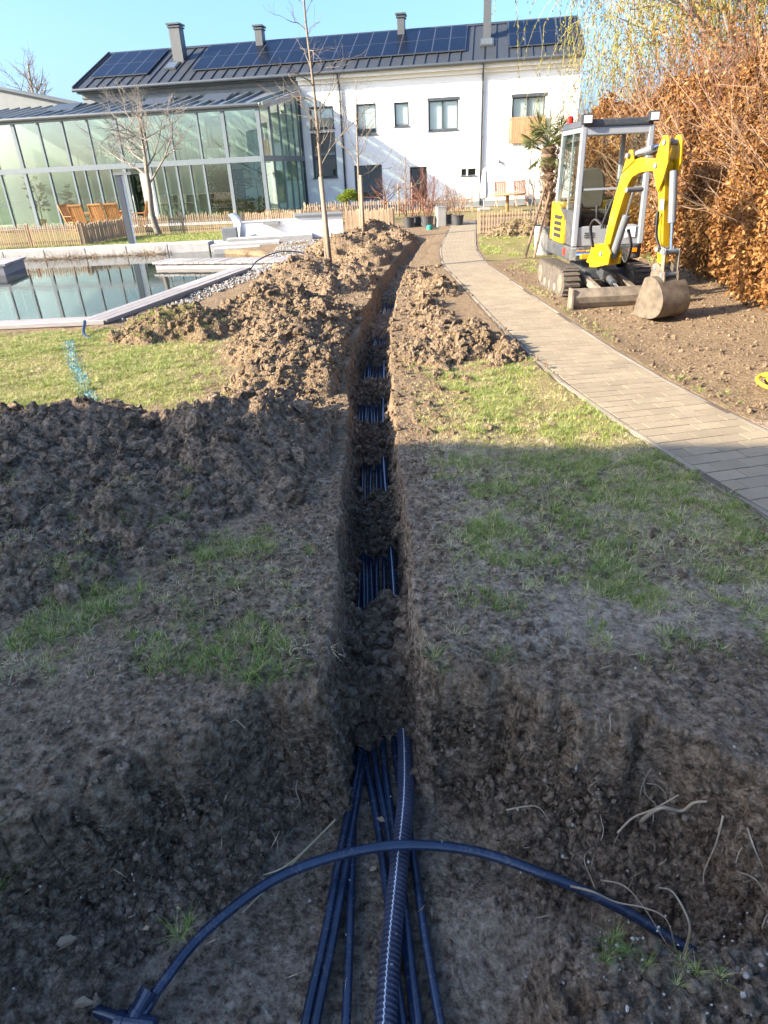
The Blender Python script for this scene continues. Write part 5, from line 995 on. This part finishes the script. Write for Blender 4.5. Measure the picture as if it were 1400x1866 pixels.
# ================================================================== PALM IN POT
t = thing('potted_palm', 'hairy trunked fan palm in a large grey pot left of the excavator', 'palm', (3.80, 15.2, 0)); pot(.26, .58, 'pot_grey', t)
TP = catmull([(0, 0, .5), (.03, 0, 1.0), (-.02, 0, 1.6), (-.05, 0, 2.1)], 10); MB().tube(TP, [.115+.03*math.sin(i*2.1)+(.03 if i > 20 else 0) for i in range(len(TP))], 12).build('trunk', 'palm_fibre', t)
n = 700; z = RNG.uniform(.75, 2.1, n); a = RNG.uniform(0, 6.28, n); link(bpy.data.objects.new('trunk_fibre', leaf_mesh('trunk_fibre', np.stack([.12*np.cos(a), .12*np.sin(a), z], 1), np.stack([np.cos(a), np.sin(a), RNG.uniform(-.6, 1.2, n)], 1), RNG.uniform(.05, .12, n), np.full(n, .01), 'dry_leaf', RNG.random(n)*.3)), t)
def frond(a, el, L, dead=False):
    base = Vector((-.05, 0, 2.08)); d = Vector((math.cos(a)*math.cos(el), math.sin(a)*math.cos(el), math.sin(el))); c = base+d*L; c.z -= .12*L
    o = MB().tube([base, base.lerp(c, .5)+Vector((0, 0, .04)), c], [.014, .01, .008], 5).build('frond_stalk', 'palm_leaf', t, attr='rnd'); nb_ = 26; s = d.cross(Vector((0, 0, 1))).normalized(); u = s.cross(d); P_ = []; D_ = []
    for k in range(nb_): b = -2.2+4.4*k/(nb_-1); v = (d*math.cos(b)+s*math.sin(b)); P_.append(tuple(c)); D_.append(tuple(v+u*.25*math.cos(b*2)+Vector((0, 0, -.25 if not dead else -.9))))
    link(bpy.data.objects.new('frond', leaf_mesh('frond', np.array(P_), np.array(D_), np.full(nb_, .34)*RNG.uniform(.8, 1.1, nb_), np.full(nb_, .014), 'palm_leaf' if not dead else 'dry_leaf', RNG.uniform(.1, .9, nb_))), t)
for k in range(13): frond(k*2.4, .15+.085*k*(1 if k % 2 else .8), .36+.012*k)
for k in range(3): frond(1.2+2.1*k, -.75, .3, k == 0)
for i, (lb, p, q) in enumerate((('dark brown pole leaning against the palm, left one', (3.25, 14.6, 0), (3.72, 15.15, 1.35)), ('dark brown pole leaning against the palm, right one', (3.42, 14.5, 0), (3.80, 15.05, 1.25)))): tag(MB().tube([p, q], .025, 8).build('support_pole', 'palm_fibre', None), lb, 'pole', 'palm support poles')
tag(MB().tube([(4.75, 19.5, 0), (4.78, 19.5, 1.6)], .035, 8).build('stake', 'stake_wood', None), 'plain wooden stake behind the palm before the house', 'stake', 'tree stakes')
# ================================================================== EXCAVATOR
EX = Vector((3.37, 10.5, 0)); exc = thing('mini_excavator', 'yellow and grey mini excavator with cab, blade and lowered bucket', 'excavator', EX)
def E(x, y, z): return Vector((x, y, z))-EX
def eb(name, lo, hi, mat, parent=exc, bevel=0, seg=2): return MB().b2(E(*lo), E(*hi)).build(name, mat, parent, bevel=bevel, seg=seg)
# tracks
def stadium(L, r, n=9): return [(-L/2+r+r*math.cos(a), r+r*math.sin(a)) for a in np.linspace(math.pi/2, 3*math.pi/2, n)]+[(L/2-r+r*math.cos(a), r+r*math.sin(a)) for a in np.linspace(-math.pi/2, math.pi/2, n)]
for x0 in (2.74, 3.78):
    x1 = x0+.23; st = stadium(1.58, .19); cy = 10.5
    tr_ = MB().prism(st, lambda y, z: E(x0, cy+y, z), lambda y, z: E(x1, cy+y, z)).build('track', 'rubber_mud', exc, recalc=True, bevel=.012)
    lug = MB(); per = []
    for i in range(len(st)):
        a = Vector((st[i][0], st[i][1])); b = Vector((st[(i+1) % len(st)][0], st[(i+1) % len(st)][1])); k = max(1, int((b-a).length/.075))
        for j in range(k): per.append((a.lerp(b, j/k), (b-a).normalized()))
    for p, d in per: lug.box(E((x0+x1)/2, cy+p.x, p.y), (.235, .034, .05), Euler((math.atan2(d.y, d.x), 0, 0)))
    lug.build('tread_lugs', 'rubber_mud', tr_)
    for yy_ in (-.6, .6): MB().cyl(E(x0-.008, cy+yy_, .19), E(x1+.008, cy+yy_, .19), .13, 18).build('sprocket', 'steel_mud', tr_)
    for yy_ in (-.3, 0, .3): MB().cyl(E(x0-.006, cy+yy_, .10), E(x1+.006, cy+yy_, .10), .06, 12).build('roller', 'steel_mud', tr_)
MB().b2(E(2.95, 10.2, .18), E(3.80, 10.85, .34)).b2(E(3.1, 9.95, .22), E(3.65, 10.25, .36)).build('undercarriage', 'exc_dark', exc, bevel=.02); MB().cyl(E(3.4, 10.6, .34), E(3.4, 10.6, .50), .33, 26).build('turntable', 'exc_black', exc)
# blade
pr_ = [(.06, .0), (.02, .06), (.0, .14), (.03, .25), (.055, .25), (.03, .14), (.045, .06), (.085, .0)]
bl_ = MB().prism(pr_, lambda y, z: E(2.68, 8.98+y, z+.005), lambda y, z: E(4.04, 8.98+y, z+.005)).build('blade', 'steel_mud', exc, recalc=True)
MB().b2(E(2.66, 8.97, 0), E(2.685, 9.16, .25)).b2(E(4.035, 8.97, 0), E(4.06, 9.16, .25)).build('blade_end', 'steel_mud', bl_)
for x in (3.12, 3.60): MB().bar(E(x, 9.05, .13), E(x, 10.2, .27), .07, .09).build('blade_arm', 'steel_mud', exc)
MB().cyl(E(3.36, 9.08, .16), E(3.36, 9.5, .25), .028).build('blade_rod', 'exc_chrome', exc); MB().cyl(E(3.36, 9.42, .235), E(3.36, 10.0, .36), .05).build('blade_cylinder', 'exc_dark', exc)
MB().box(E(3.36, 9.75, .36), (.22, .30, .16), (.25, 0, 0)).build('valve_cover', 'exc_dark', exc, bevel=.02)
# superstructure
CX0, CX1, CY0, CY1 = 2.93, 3.95, 10.12, 11.25
def rrect(x0, x1, y0, y1, r, n=5):
    o = []
    for cx, cy, a0 in ((x1-r, y1-r, 0), (x0+r, y1-r, 90), (x0+r, y0+r, 180), (x1-r, y0+r, 270)):
        for k in range(n): a = R(a0+90*k/(n-1)); o.append((cx+r*math.cos(a), cy+r*math.sin(a)))
    return o
sk = rrect(CX0-.03, CX1+.02, 10.06, 11.55, .14); MB().prism(sk, lambda x, y: E(x, y, .47), lambda x, y: E(x, y, .66)).build('lower_body', 'exc_dark', exc, recalc=True, bevel=.02)
sk = rrect(CX0+.01, CX1, 11.10, 11.58, .12); MB().prism(sk, lambda x, y: E(x, y, .662), lambda x, y: E(x, y, 1.22)).build('engine_cover', 'exc_yellow', exc, recalc=True, bevel=.03)
sp = MB().prism([(10.55, .665), (11.16, .665), (11.16, 1.22), (10.72, 1.05), (10.55, .80)], lambda y, z: E(CX0-.025, y, z), lambda y, z: E(CX0+.04, y, z)).build('side_panel', 'exc_yellow', exc, recalc=True, bevel=.015)
for k in range(4): MB().b2(E(CX0-.032, 10.70, .74+k*.085), E(CX0-.024, 11.08, .79+k*.085)).build('grille_slot', 'exc_black', sp)
# cab
cab = MB()
def post(p, q, w=.065): cab.bar(E(*p), E(*q), w, w, up=(0, 1, 0))
T = 2.17; post((CX0+.03, CY0, .665), (CX0+.05, CY0+.06, T), .075); post((CX1-.03, CY0, .665), (CX1-.05, CY0+.06, T), .075); post((CX0+.03, CY1, .665), (CX0+.06, CY1-.04, T)); post((CX1-.03, CY1, .665), (CX1-.06, CY1-.04, T)); post((CX0+.03, 10.62, .665), (CX0+.05, 10.66, T), .03)
cab.bar(E(CX0+.06, CY0+.055, T-.05), E(CX1-.06, CY0+.055, T-.05), .06, .10); cab.bar(E(CX0+.05, CY0+.06, T-.03), E(CX0+.05, CY1-.05, T-.03), .06, .06); cab.bar(E(CX1-.05, CY0+.06, T-.03), E(CX1-.05, CY1-.05, T-.03), .06, .06); cab.bar(E(CX0+.06, CY1-.04, T-.04), E(CX1-.06, CY1-.04, T-.04), .06, .08)
cab.build('cab_frame', 'exc_silver', exc, bevel=.014)
fp = MB().prism([(CX0+.03, .665), (CX1-.03, .665), (CX1-.04, .90), (CX1-.14, .93), (CX0+.14, .93), (CX0+.04, .90)], lambda x, z: E(x, CY0-.01, z), lambda x, z: E(x, CY0+.05, z)).build('front_panel', 'exc_silver', exc, recalc=True, bevel=.01)
for k in range(3): MB().b2(E(CX0+.16, CY0-.02, .78+k*.028), E(CX0+.30, CY0-.011, .79+k*.028)).build('louvre', 'exc_dark', fp)
MB().b2(E(CX1-.26, CY0-.022, .76), E(CX1-.12, CY0-.012, .90)).build('plate', 'white_paint', fp)
rfp = rrect(CX0+.01, CX1-.01, CY0+.0, CY1+.02, .10); MB().prism(rfp, lambda x, y: E(x, y, T), lambda x, y: E((x-3.44)*.93+3.44, y, T+.09)).build('cab_roof', 'exc_dark', exc, recalc=True, bevel=.02)
MB().b2(E(CX0+.09, CY0+.045, 1.42), E(CX1-.09, CY0+.05, T-.1)).build('windscreen', 'cab_glass', exc); MB().b2(E(CX0+.09, CY0+.015, .93), E(CX1-.09, CY0+.02, 1.40)).build('lower_windscreen', 'cab_glass', exc)
MB().b2(E(CX0+.10, CY0+.005, 1.395), E(CX1-.10, CY0+.04, 1.42)).build('windscreen_rail', 'exc_silver', exc)
MB().b2(E(CX0+.018, 10.2, 1.15), E(CX0+.024, CY1-.08, T-.07)).build('side_window', 'cab_glass', exc); MB().b2(E(CX1-.024, 10.2, .9), E(CX1-.018, CY1-.08, T-.07)).build('side_window', 'cab_glass', exc); MB().b2(E(CX0+.1, CY1-.03, 1.25), E(CX1-.1, CY1-.024, T-.09)).build('rear_window', 'cab_glass', exc)
MB().b2(E(CX0+.012, 10.16, .67), E(CX0+.03, 10.60, 1.14)).b2(E(CX0+.012, 10.62, 1.0), E(CX0+.03, CY1, 1.14)).build('door_panel', 'exc_dark', exc, bevel=.005)
dr = MB().tube([E(CX1+.02, 10.3, .75), E(CX1+.05, 10.3, .9), E(CX1+.05, 10.3, 1.5), E(CX1+.02, 10.3, 1.6)], .014, 8).build('grab_rail', 'exc_silver', exc, smooth=True)
MB().b2(E(CX0+.06, CY0+.06, .66), E(CX1-.06, CY1-.05, .70)).build('cab_floor', 'exc_black', exc); MB().b2(E(CX0+.07, CY1-.10, .7), E(CX1-.07, CY1-.04, 1.25)).build('rear_wall', 'exc_black', exc)
st_ = MB().b2(E(3.17, 10.62, 1.0), E(3.63, 11.05, 1.10)).build('seat', 'seat_fabric', exc, bevel=.03); bk = MB().prism([(-.2, 0), (.2, 0), (.235, .25), (.21, .46), (.12, .55), (-.12, .55), (-.21, .46), (-.235, .25)], lambda x, z: E(3.40+x, 10.98+z*.14, 1.12+z), lambda x, z: E(3.40+x, 11.08+z*.14, 1.12+z)).build('seat_back', 'seat_fabric', exc, recalc=True, bevel=.03); MB().b2(E(3.22, 10.68, .7), E(3.58, 11.0, .995)).build('seat_base', 'exc_black', exc)
for x in (3.10, 3.70): 
    MB().b2(E(x-.06, 10.5, .70), E(x+.06, 10.95, 1.22)).build('console', 'exc_black', exc, bevel=.02); MB().tube([E(x, 10.55, 1.2), E(x, 10.5, 1.36)], .014, 8).cyl(E(x, 10.5, 1.35), E(x, 10.49, 1.45), .026, 10).build('joystick', 'exc_black', exc)
for x in (3.33, 3.47): MB().tube([E(x, 10.35, .7), E(x, 10.38, 1.12)], .012, 8).cyl(E(x, 10.38, 1.10), E(x, 10.39, 1.18), .022, 10).build('travel_lever', 'exc_black', exc)
for x in (CX0+.02, CX1-.10): 
    o = MB().b2(E(x-.03, CY0-.05, T+.03), E(x+.11, CY0+.04, T+.15)).build('work_light', 'exc_black', exc, bevel=.01); MB().b2(E(x-.015, CY0-.056, T+.045), E(x+.095, CY0-.049, T+.135)).build('lens', 'lamp_lens', o)
MB().lathe([(.045, 0), (.045, .07), (.03, .09), (0, .095)], 14, E(CX0+.06, 10.95, T+.09)).build('beacon', 'red_lens', exc)
for x in (CX0+.06, CX1-.20): MB().b2(E(x, 10.045, .56), E(x+.12, 10.07, .615)).build('indicator', 'orange_lens', exc, bevel=.005)
MB().b2(E(CX0-.038, 10.35, .52), E(CX0-.025, 10.45, .62)).build('rear_reflector', 'red_lens', exc)
# working plane of boom, stick and bucket
BD = Vector((.5, -1.9, 0)).normalized(); BN = Vector((-BD.y, BD.x, 0)); BP = Vector((3.12, 9.75, 0))
def W(s, z, o=0): return BP+BD*s+BN*o+Vector((0, 0, z))-EX
def plate(name, poly, o0, o1, mat, parent=exc, bevel=.008): return MB().prism(poly, lambda s, z: W(s, z, o0), lambda s, z: W(s, z, o1)).build(name, mat, parent, recalc=True, bevel=bevel)
def strip(cl, ws):
    up = []; dn = []
    for i, (s, z) in enumerate(cl):
        a = Vector(cl[max(i-1, 0)]); b = Vector(cl[min(i+1, len(cl)-1)]); d = (b-a).normalized(); n = Vector((-d.y, d.x)); up.append((s+n.x*ws[i]/2, z+n.y*ws[i]/2)); dn.append((s-n.x*ws[i]/2, z-n.y*ws[i]/2))
    return up+dn[::-1]
sw = MB(); sw.b2(E(3.12, 9.62, .50), E(3.30, 10.12, .62)).build('swing_bracket', 'exc_yellow', exc, bevel=.02)
MB().cyl(E(3.20, 9.80, .42), E(3.20, 9.80, .72), .085, 16).build('swing_post', 'exc_yellow', exc); MB().cyl(E(2.95, 9.93, .57), E(3.20, 9.85, .57), .05, 14).build('swing_cylinder', 'exc_chrome', exc); MB().b2(E(2.96, 9.72, .535), E(3.16, 9.80, .60)).build('swing_lever', 'exc_yellow', exc, bevel=.01)
plate('boom_foot', [(.02, .50), (.30, .46), (.56, .52), (.58, .66), (.46, .78), (.30, .76), (.12, .66)], -.10, -.065, 'exc_yellow'); plate('boom_foot', [(.02, .50), (.30, .46), (.56, .52), (.58, .66), (.46, .78), (.30, .76), (.12, .66)], .065, .10, 'exc_yellow')
cl = [(.38, .64), (.43, .86), (.48, 1.08), (.555, 1.32), (.64, 1.53), (.74, 1.645), (.92, 1.69), (1.12, 1.69), (1.30, 1.68)]
plate('boom', strip(cl, [.11, .14, .165, .18, .195, .20, .165, .135, .12]), -.052, .052, 'exc_yellow', bevel=.012)
for o in (-.072, .05): plate('cylinder_ear', [(.60, 1.62), (.82, 1.74), (.76, 1.86), (.70, 1.86)], o, o+.022, 'exc_yellow', bevel=.004)
for o in (-.10, .072): plate('stick_plate', [(1.26, 1.64), (1.31, 1.90), (1.36, 1.98), (1.43, 1.98), (1.47, 1.92), (1.50, 1.70), (1.45, 1.52), (1.39, 1.40), (1.30, 1.56)], o, o+.028, 'exc_yellow', bevel=.006)
plate('stick', [(1.27, 1.70), (1.34, 1.76), (1.42, 1.70), (1.43, 1.5), (1.59, .64), (1.56, .55), (1.51, .58), (1.34, 1.40)], -.05, .05, 'exc_yellow', bevel=.010)
plate('sticker', [(1.40, 1.32), (1.47, 1.33), (1.485, 1.22), (1.42, 1.21)], -.0545, -.0512, 'white_paint', bevel=0)
MB().cyl(W(.72, 1.80), W(1.08, 1.865), .042, 16).build('stick_cylinder', 'cyl_grey', exc, smooth=False); MB().cyl(W(1.06, 1.862), W(1.38, 1.915), .022, 12).build('stick_rod', 'exc_chrome', exc)
MB().cyl(W(.50, .60), W(.70, 1.12), .048, 16).build('boom_cylinder', 'cyl_grey', exc); MB().cyl(W(.69, 1.10), W(.80, 1.42), .024, 12).build('boom_rod', 'exc_chrome', exc)
MB().cyl(W(1.50, 1.62), W(1.60, 1.08), .044, 16).build('bucket_cylinder', 'cyl_grey', exc); MB().cyl(W(1.597, 1.10), W(1.65, .80), .022, 12).build('bucket_rod', 'exc_chrome', exc)
for o in (-.085, .065): 
    plate('link', [(1.52, .80), (1.56, .83), (1.68, .80), (1.70, .75), (1.66, .73), (1.55, .75)], o, o+.02, 'cyl_grey', bevel=.004); plate('link', [(1.64, .80), (1.70, .80), (1.72, .52), (1.66, .50)], o-.022 if o < 0 else o+.022, o-.002 if o < 0 else o+.042, 'steel_mud', bevel=.004)
for s, z in ((.38, .64), (1.30, 1.68), (1.40, 1.91), (1.55, .59), (1.54, .79), (1.67, .77), (1.69, .52), (.72, 1.80), (.80, 1.42)): MB().cyl(W(s, z, -.115), W(s, z, .115), .030, 14).build('pin', 'cyl_grey', exc)
# bucket: shell, side plates, ears, teeth
out_ = [(1.50, .47), (1.62, .50), (1.76, .45), (1.86, .34), (1.90, .22), (1.86, .10), (1.75, .03), (1.58, .005), (1.36, .012)]; inn = [(1.36, .030), (1.58, .025), (1.74, .05), (1.84, .115), (1.878, .22), (1.84, .325), (1.75, .43), (1.62, .478), (1.50, .45)]
out_ = [tuple(p)[:2] for p in catmull([(a, b, 0) for a, b in out_], 4)]; inn = [tuple(p)[:2] for p in catmull([(a, b, 0) for a, b in inn], 4)]
bu = plate('bucket', out_+inn, -.185, .185, 'bucket_steel', bevel=0)
for o in (-.193, .177): plate('bucket_side', out_+[(1.40, .20)], o, o+.016, 'bucket_steel', bu, bevel=.003)
for o in (-.11, .085): plate('bucket_ear', [(1.48, .44), (1.50, .62), (1.58, .65), (1.68, .58), (1.74, .55), (1.76, .44)], o, o+.025, 'bucket_steel', bu, bevel=.006)
for k in range(4): plate('tooth', [(1.28, .008), (1.42, .002), (1.44, .045), (1.40, .05)], -.17+k*.10, -.17+k*.10+.045, 'steel_mud', bu, bevel=.003)
# hydraulic hoses
def hose_(pts, r=.011): MB().tube(catmull(pts, 7), r, 7).build('hydraulic_hose', 'exc_black', exc, smooth=True)
for o in (-.03, .0, .03): hose_([W(.30, .95, o-.06), W(.36, 1.12, o-.05), W(.47, 1.40, o), W(.60, 1.66, o), W(.82, 1.80, o), W(1.02, 1.80, o), W(1.22, 1.84, o), W(1.30, 1.78, o)])
for o in (-.10, -.08): hose_([W(.15, .70, o), W(.12, .95, o-.05), W(.22, 1.06, o-.05), W(.34, .98, o)], .013); hose_([W(1.42, 1.05, o), W(1.47, 1.20, o-.02), W(1.5, .95, o-.02), W(1.58, .80, o)], .009)
for o in (.10, .12): hose_([W(.56, .62, o), W(.66, .55, o), W(.72, .75, o), W(.66, .95, o-.03)], .013)
# ================================================================== HEDGE, SHRUBS, WILLOWS
def hedge(label, line, depth, height, N, seed, leafL=(.035, .09), thin=1.0, name='beech_hedge'):
    r = np.random.default_rng(seed); L = np.array(line); t = thing(name, label, 'hedge', (L[0][0], L[0][1], 0), 0, 'hedges on the right'); org = np.array([L[0][0], L[0][1], 0])
    seg = np.linalg.norm(np.diff(L, axis=0), axis=1); cum = np.concatenate([[0], np.cumsum(seg)]); u = r.random(N)*cum[-1]; cx = np.interp(u, cum, L[:, 0]); cy = np.interp(u, cum, L[:, 1]); dx = np.interp(u+.05, cum, L[:, 0])-cx; dy = np.interp(u+.05, cum, L[:, 1])-cy; nn = np.hypot(dx, dy)+1e-9; px, py = -dy/nn, dx/nn
    h = np.interp(u, cum, height)*(1+.22*(fbm(u*1.3, u*0, 3, seed)-.5)*2); zf = r.random(N)**.85; z = zf*h+.05
    # rounded section, lumpy shell
    wid = depth*.5*np.sqrt(np.clip(1-.55*np.clip((zf-.55)/.45, 0, 1)**2, .05, 1))*(.82+.18*np.clip(zf/.25, 0, 1)); lump = .75+.55*fbm(u*1.9, z*1.9, 3, seed+3)
    sh = 1-r.random(N)**2.0*.65; side = np.where(r.random(N) < .72, 1, -1)*sh; offs = side*wid*lump
    keep = fbm(u*4.2+side*7, z*4.2, 3, seed+5) > .30+.05*r.random(N)+(1-thin)*.2
    P_ = np.stack([cx+px*offs, cy+py*offs, z], 1)+r.normal(size=(N, 3))*.03-org; P_ = P_[keep]; n = len(P_)
    D_ = r.normal(size=(n, 3)); D_[:, 2] -= .7; link(bpy.data.objects.new('foliage', leaf_mesh('foliage', P_, D_, r.uniform(*leafL, n), r.uniform(.012, .026, n), 'beech_leaf', np.clip(r.normal(.42, .2, n)+.7*(fbm(P_[:, 1]*1.8+P_[:, 0], P_[:, 2]*1.8, 3, seed+8)-.5), 0, 1), .5)), t)
    mb = MB(); rng = random.Random(seed)
    for i in range(int(cum[-1]*10)):
        uu = rng.random()*cum[-1]; x = np.interp(uu, cum, L[:, 0]); y = np.interp(uu, cum, L[:, 1]); hh = np.interp(uu, cum, height); b = Vector((x+rng.uniform(-.25, .25), y+rng.uniform(-.2, .2), 0))-Vector(org)
        grow(mb, b, Vector((rng.uniform(-.35, .35), rng.uniform(-.35, .35), 1)), hh*.58, .016, 2, rng, dict(wob=.13, up=.05, n=[0, 4, 5], ang=.95))
    mb.build('stems', 'twig_brown', t); return t
hedge('tall near beech hedge full of bronze brown dry leaves at the right edge', [(5.35, 3.2), (5.25, 5.5), (5.3, 7.5), (5.75, 9.6), (6.1, 11.4)], 1.5, [2.7, 2.75, 2.8, 2.85, 2.7], 140000, 301)
hedge('farther beech hedge with brown leaves behind the excavator', [(6.0, 11.5), (5.98, 13.8), (5.65, 16.2), (5.95, 18.6)], 1.3, [2.7, 2.9, 2.8, 2.5], 70000, 331, (.06, .11), .8)
def twiggy(label, loc, h, n, seed, mat='twig_red', spread=.5, leaves=None, name='bare_shrub'):
    rng = random.Random(seed); t = thing(name, label, 'shrub', (*loc, 0), 0, 'bare shrubs behind the hedge'); mb = MB(); tips = []
    for i in range(n): a = rng.uniform(0, 6.28); grow(mb, Vector((rng.uniform(-.4, .4), rng.uniform(-.4, .4), 0)), Vector((math.cos(a)*spread, math.sin(a)*spread, 1)), h*rng.uniform(.4, .6), .022, 3, rng, dict(wob=.10, up=.08, n=[0, 3, 3, 3], ang=.5), tips)
    mb.build('twigs', mat, t)
    if leaves: 
        T_ = np.array([tuple(p) for p in tips]); k = RNG.integers(0, len(T_), leaves); P_ = T_[k]+RNG.normal(size=(leaves, 3))*.12; D_ = RNG.normal(size=(leaves, 3)); D_[:, 2] -= .5; link(bpy.data.objects.new('leaves', leaf_mesh('leaves', P_, D_, RNG.uniform(.05, .09, leaves), np.full(leaves, .02), 'beech_leaf', np.clip(RNG.normal(.45, .2, leaves), 0, 1))), t)
    return t
twiggy('reddish leafless shrub rising above the hedge, leftmost', (7.3, 18.8), 3.3, 12, 41, leaves=2500); twiggy('reddish leafless shrub rising above the hedge behind the cab', (7.4, 15.6), 3.5, 14, 42, leaves=3500); twiggy('reddish leafless shrub rising above the middle of the hedge', (7.5, 13.2), 3.6, 14, 43, leaves=3500); twiggy('tall reddish shrub rising above the near hedge at the right', (7.4, 10.8), 3.6, 12, 44, leaves=2500)
tb = twiggy('thin bush with red buds right of the palm before the house', (4.75, 19.4), 3.2, 7, 47, 'bark_light', .22, name='budding_shrub')
def willow(label, loc, h, rad, ns, seed, drop=(1.2, 3.2), lw=1.0):
    rng = random.Random(seed); r = np.random.default_rng(seed); t = thing('willow_tree', label, 'tree', (*loc, 0), 0, 'willows behind the hedge')
    MB().tube(catmull([(0, 0, 0), (.1, 0, h*.25), (-.1, .1, h*.5)], 5), [.22*(1-.04*i) for i in range(11)], 10).build('trunk', 'bark_grey', t); mb = MB(); tips = []
    for i in range(9): a = i*2.4+rng.uniform(-.3, .3); grow(mb, Vector((0, 0, h*rng.uniform(.3, .5))), Vector((math.cos(a)*.75, math.sin(a)*.75, 1)), h*.42, .08, 3, rng, dict(wob=.16, up=.03, n=[0, 2, 2, 2], ang=.7), tips)
    sm_ = MB(); LP = []; LD = []
    for i in range(ns):
        p = Vector(rng.choice(tips)); p = p+Vector((rng.gauss(0, .35), rng.gauss(0, .35), rng.uniform(-1.3, .3)))*1.0; L = rng.uniform(*drop); n = 6; P_ = [p.copy()]; d = Vector((rng.gauss(0, .6), rng.gauss(0, .6), .25)); q = p.copy()
        for k in range(n): d = (d*.72+Vector((rng.gauss(0, .16), rng.gauss(0, .16), -.42))); q = q+d.normalized()*(L/n); P_.append(q.copy())
        sm_.tube(P_, [.006*(1-.7*k/n) for k in range(n+1)], 3, cap=False)
        for k in range(int(L*20)): f = rng.random()*n; j = min(int(f), n-1); b = P_[j].lerp(P_[j+1], f-j); LP.append(tuple(b)); LD.append((rng.gauss(0, .5), rng.gauss(0, .5), -1))
    mb.build('limbs', 'bark_grey', t); sm_.build('hanging_twigs', 'twig_willow', t); n = len(LP)
    link(bpy.data.objects.new('leaves', leaf_mesh('leaves', np.array(LP), np.array(LD), r.uniform(.05, .11, n)*lw, np.full(n, .011)*lw, 'willow_leaf', r.random(n))), t); return t
plain('twig_willow', (.30, .24, .07), .8, var=.25)
willow('yellow green willow nearest the corner of the house', (11.2, 22.5), 6.5, 3, 520, 61); willow('yellow green willow towering over the middle of the hedge', (10.3, 19.5), 8.0, 3, 620, 62); willow('tall yellow green willow at the upper right corner', (11.5, 15.5), 8.0, 3, 620, 63); willow('willow right of the house corner, close behind the hedge', (9.8, 17.8), 6.2, 3, 520, 65); willow('willow far behind showing between the nearer ones', (15.5, 25), 9.0, 3, 520, 64, lw=1.3)
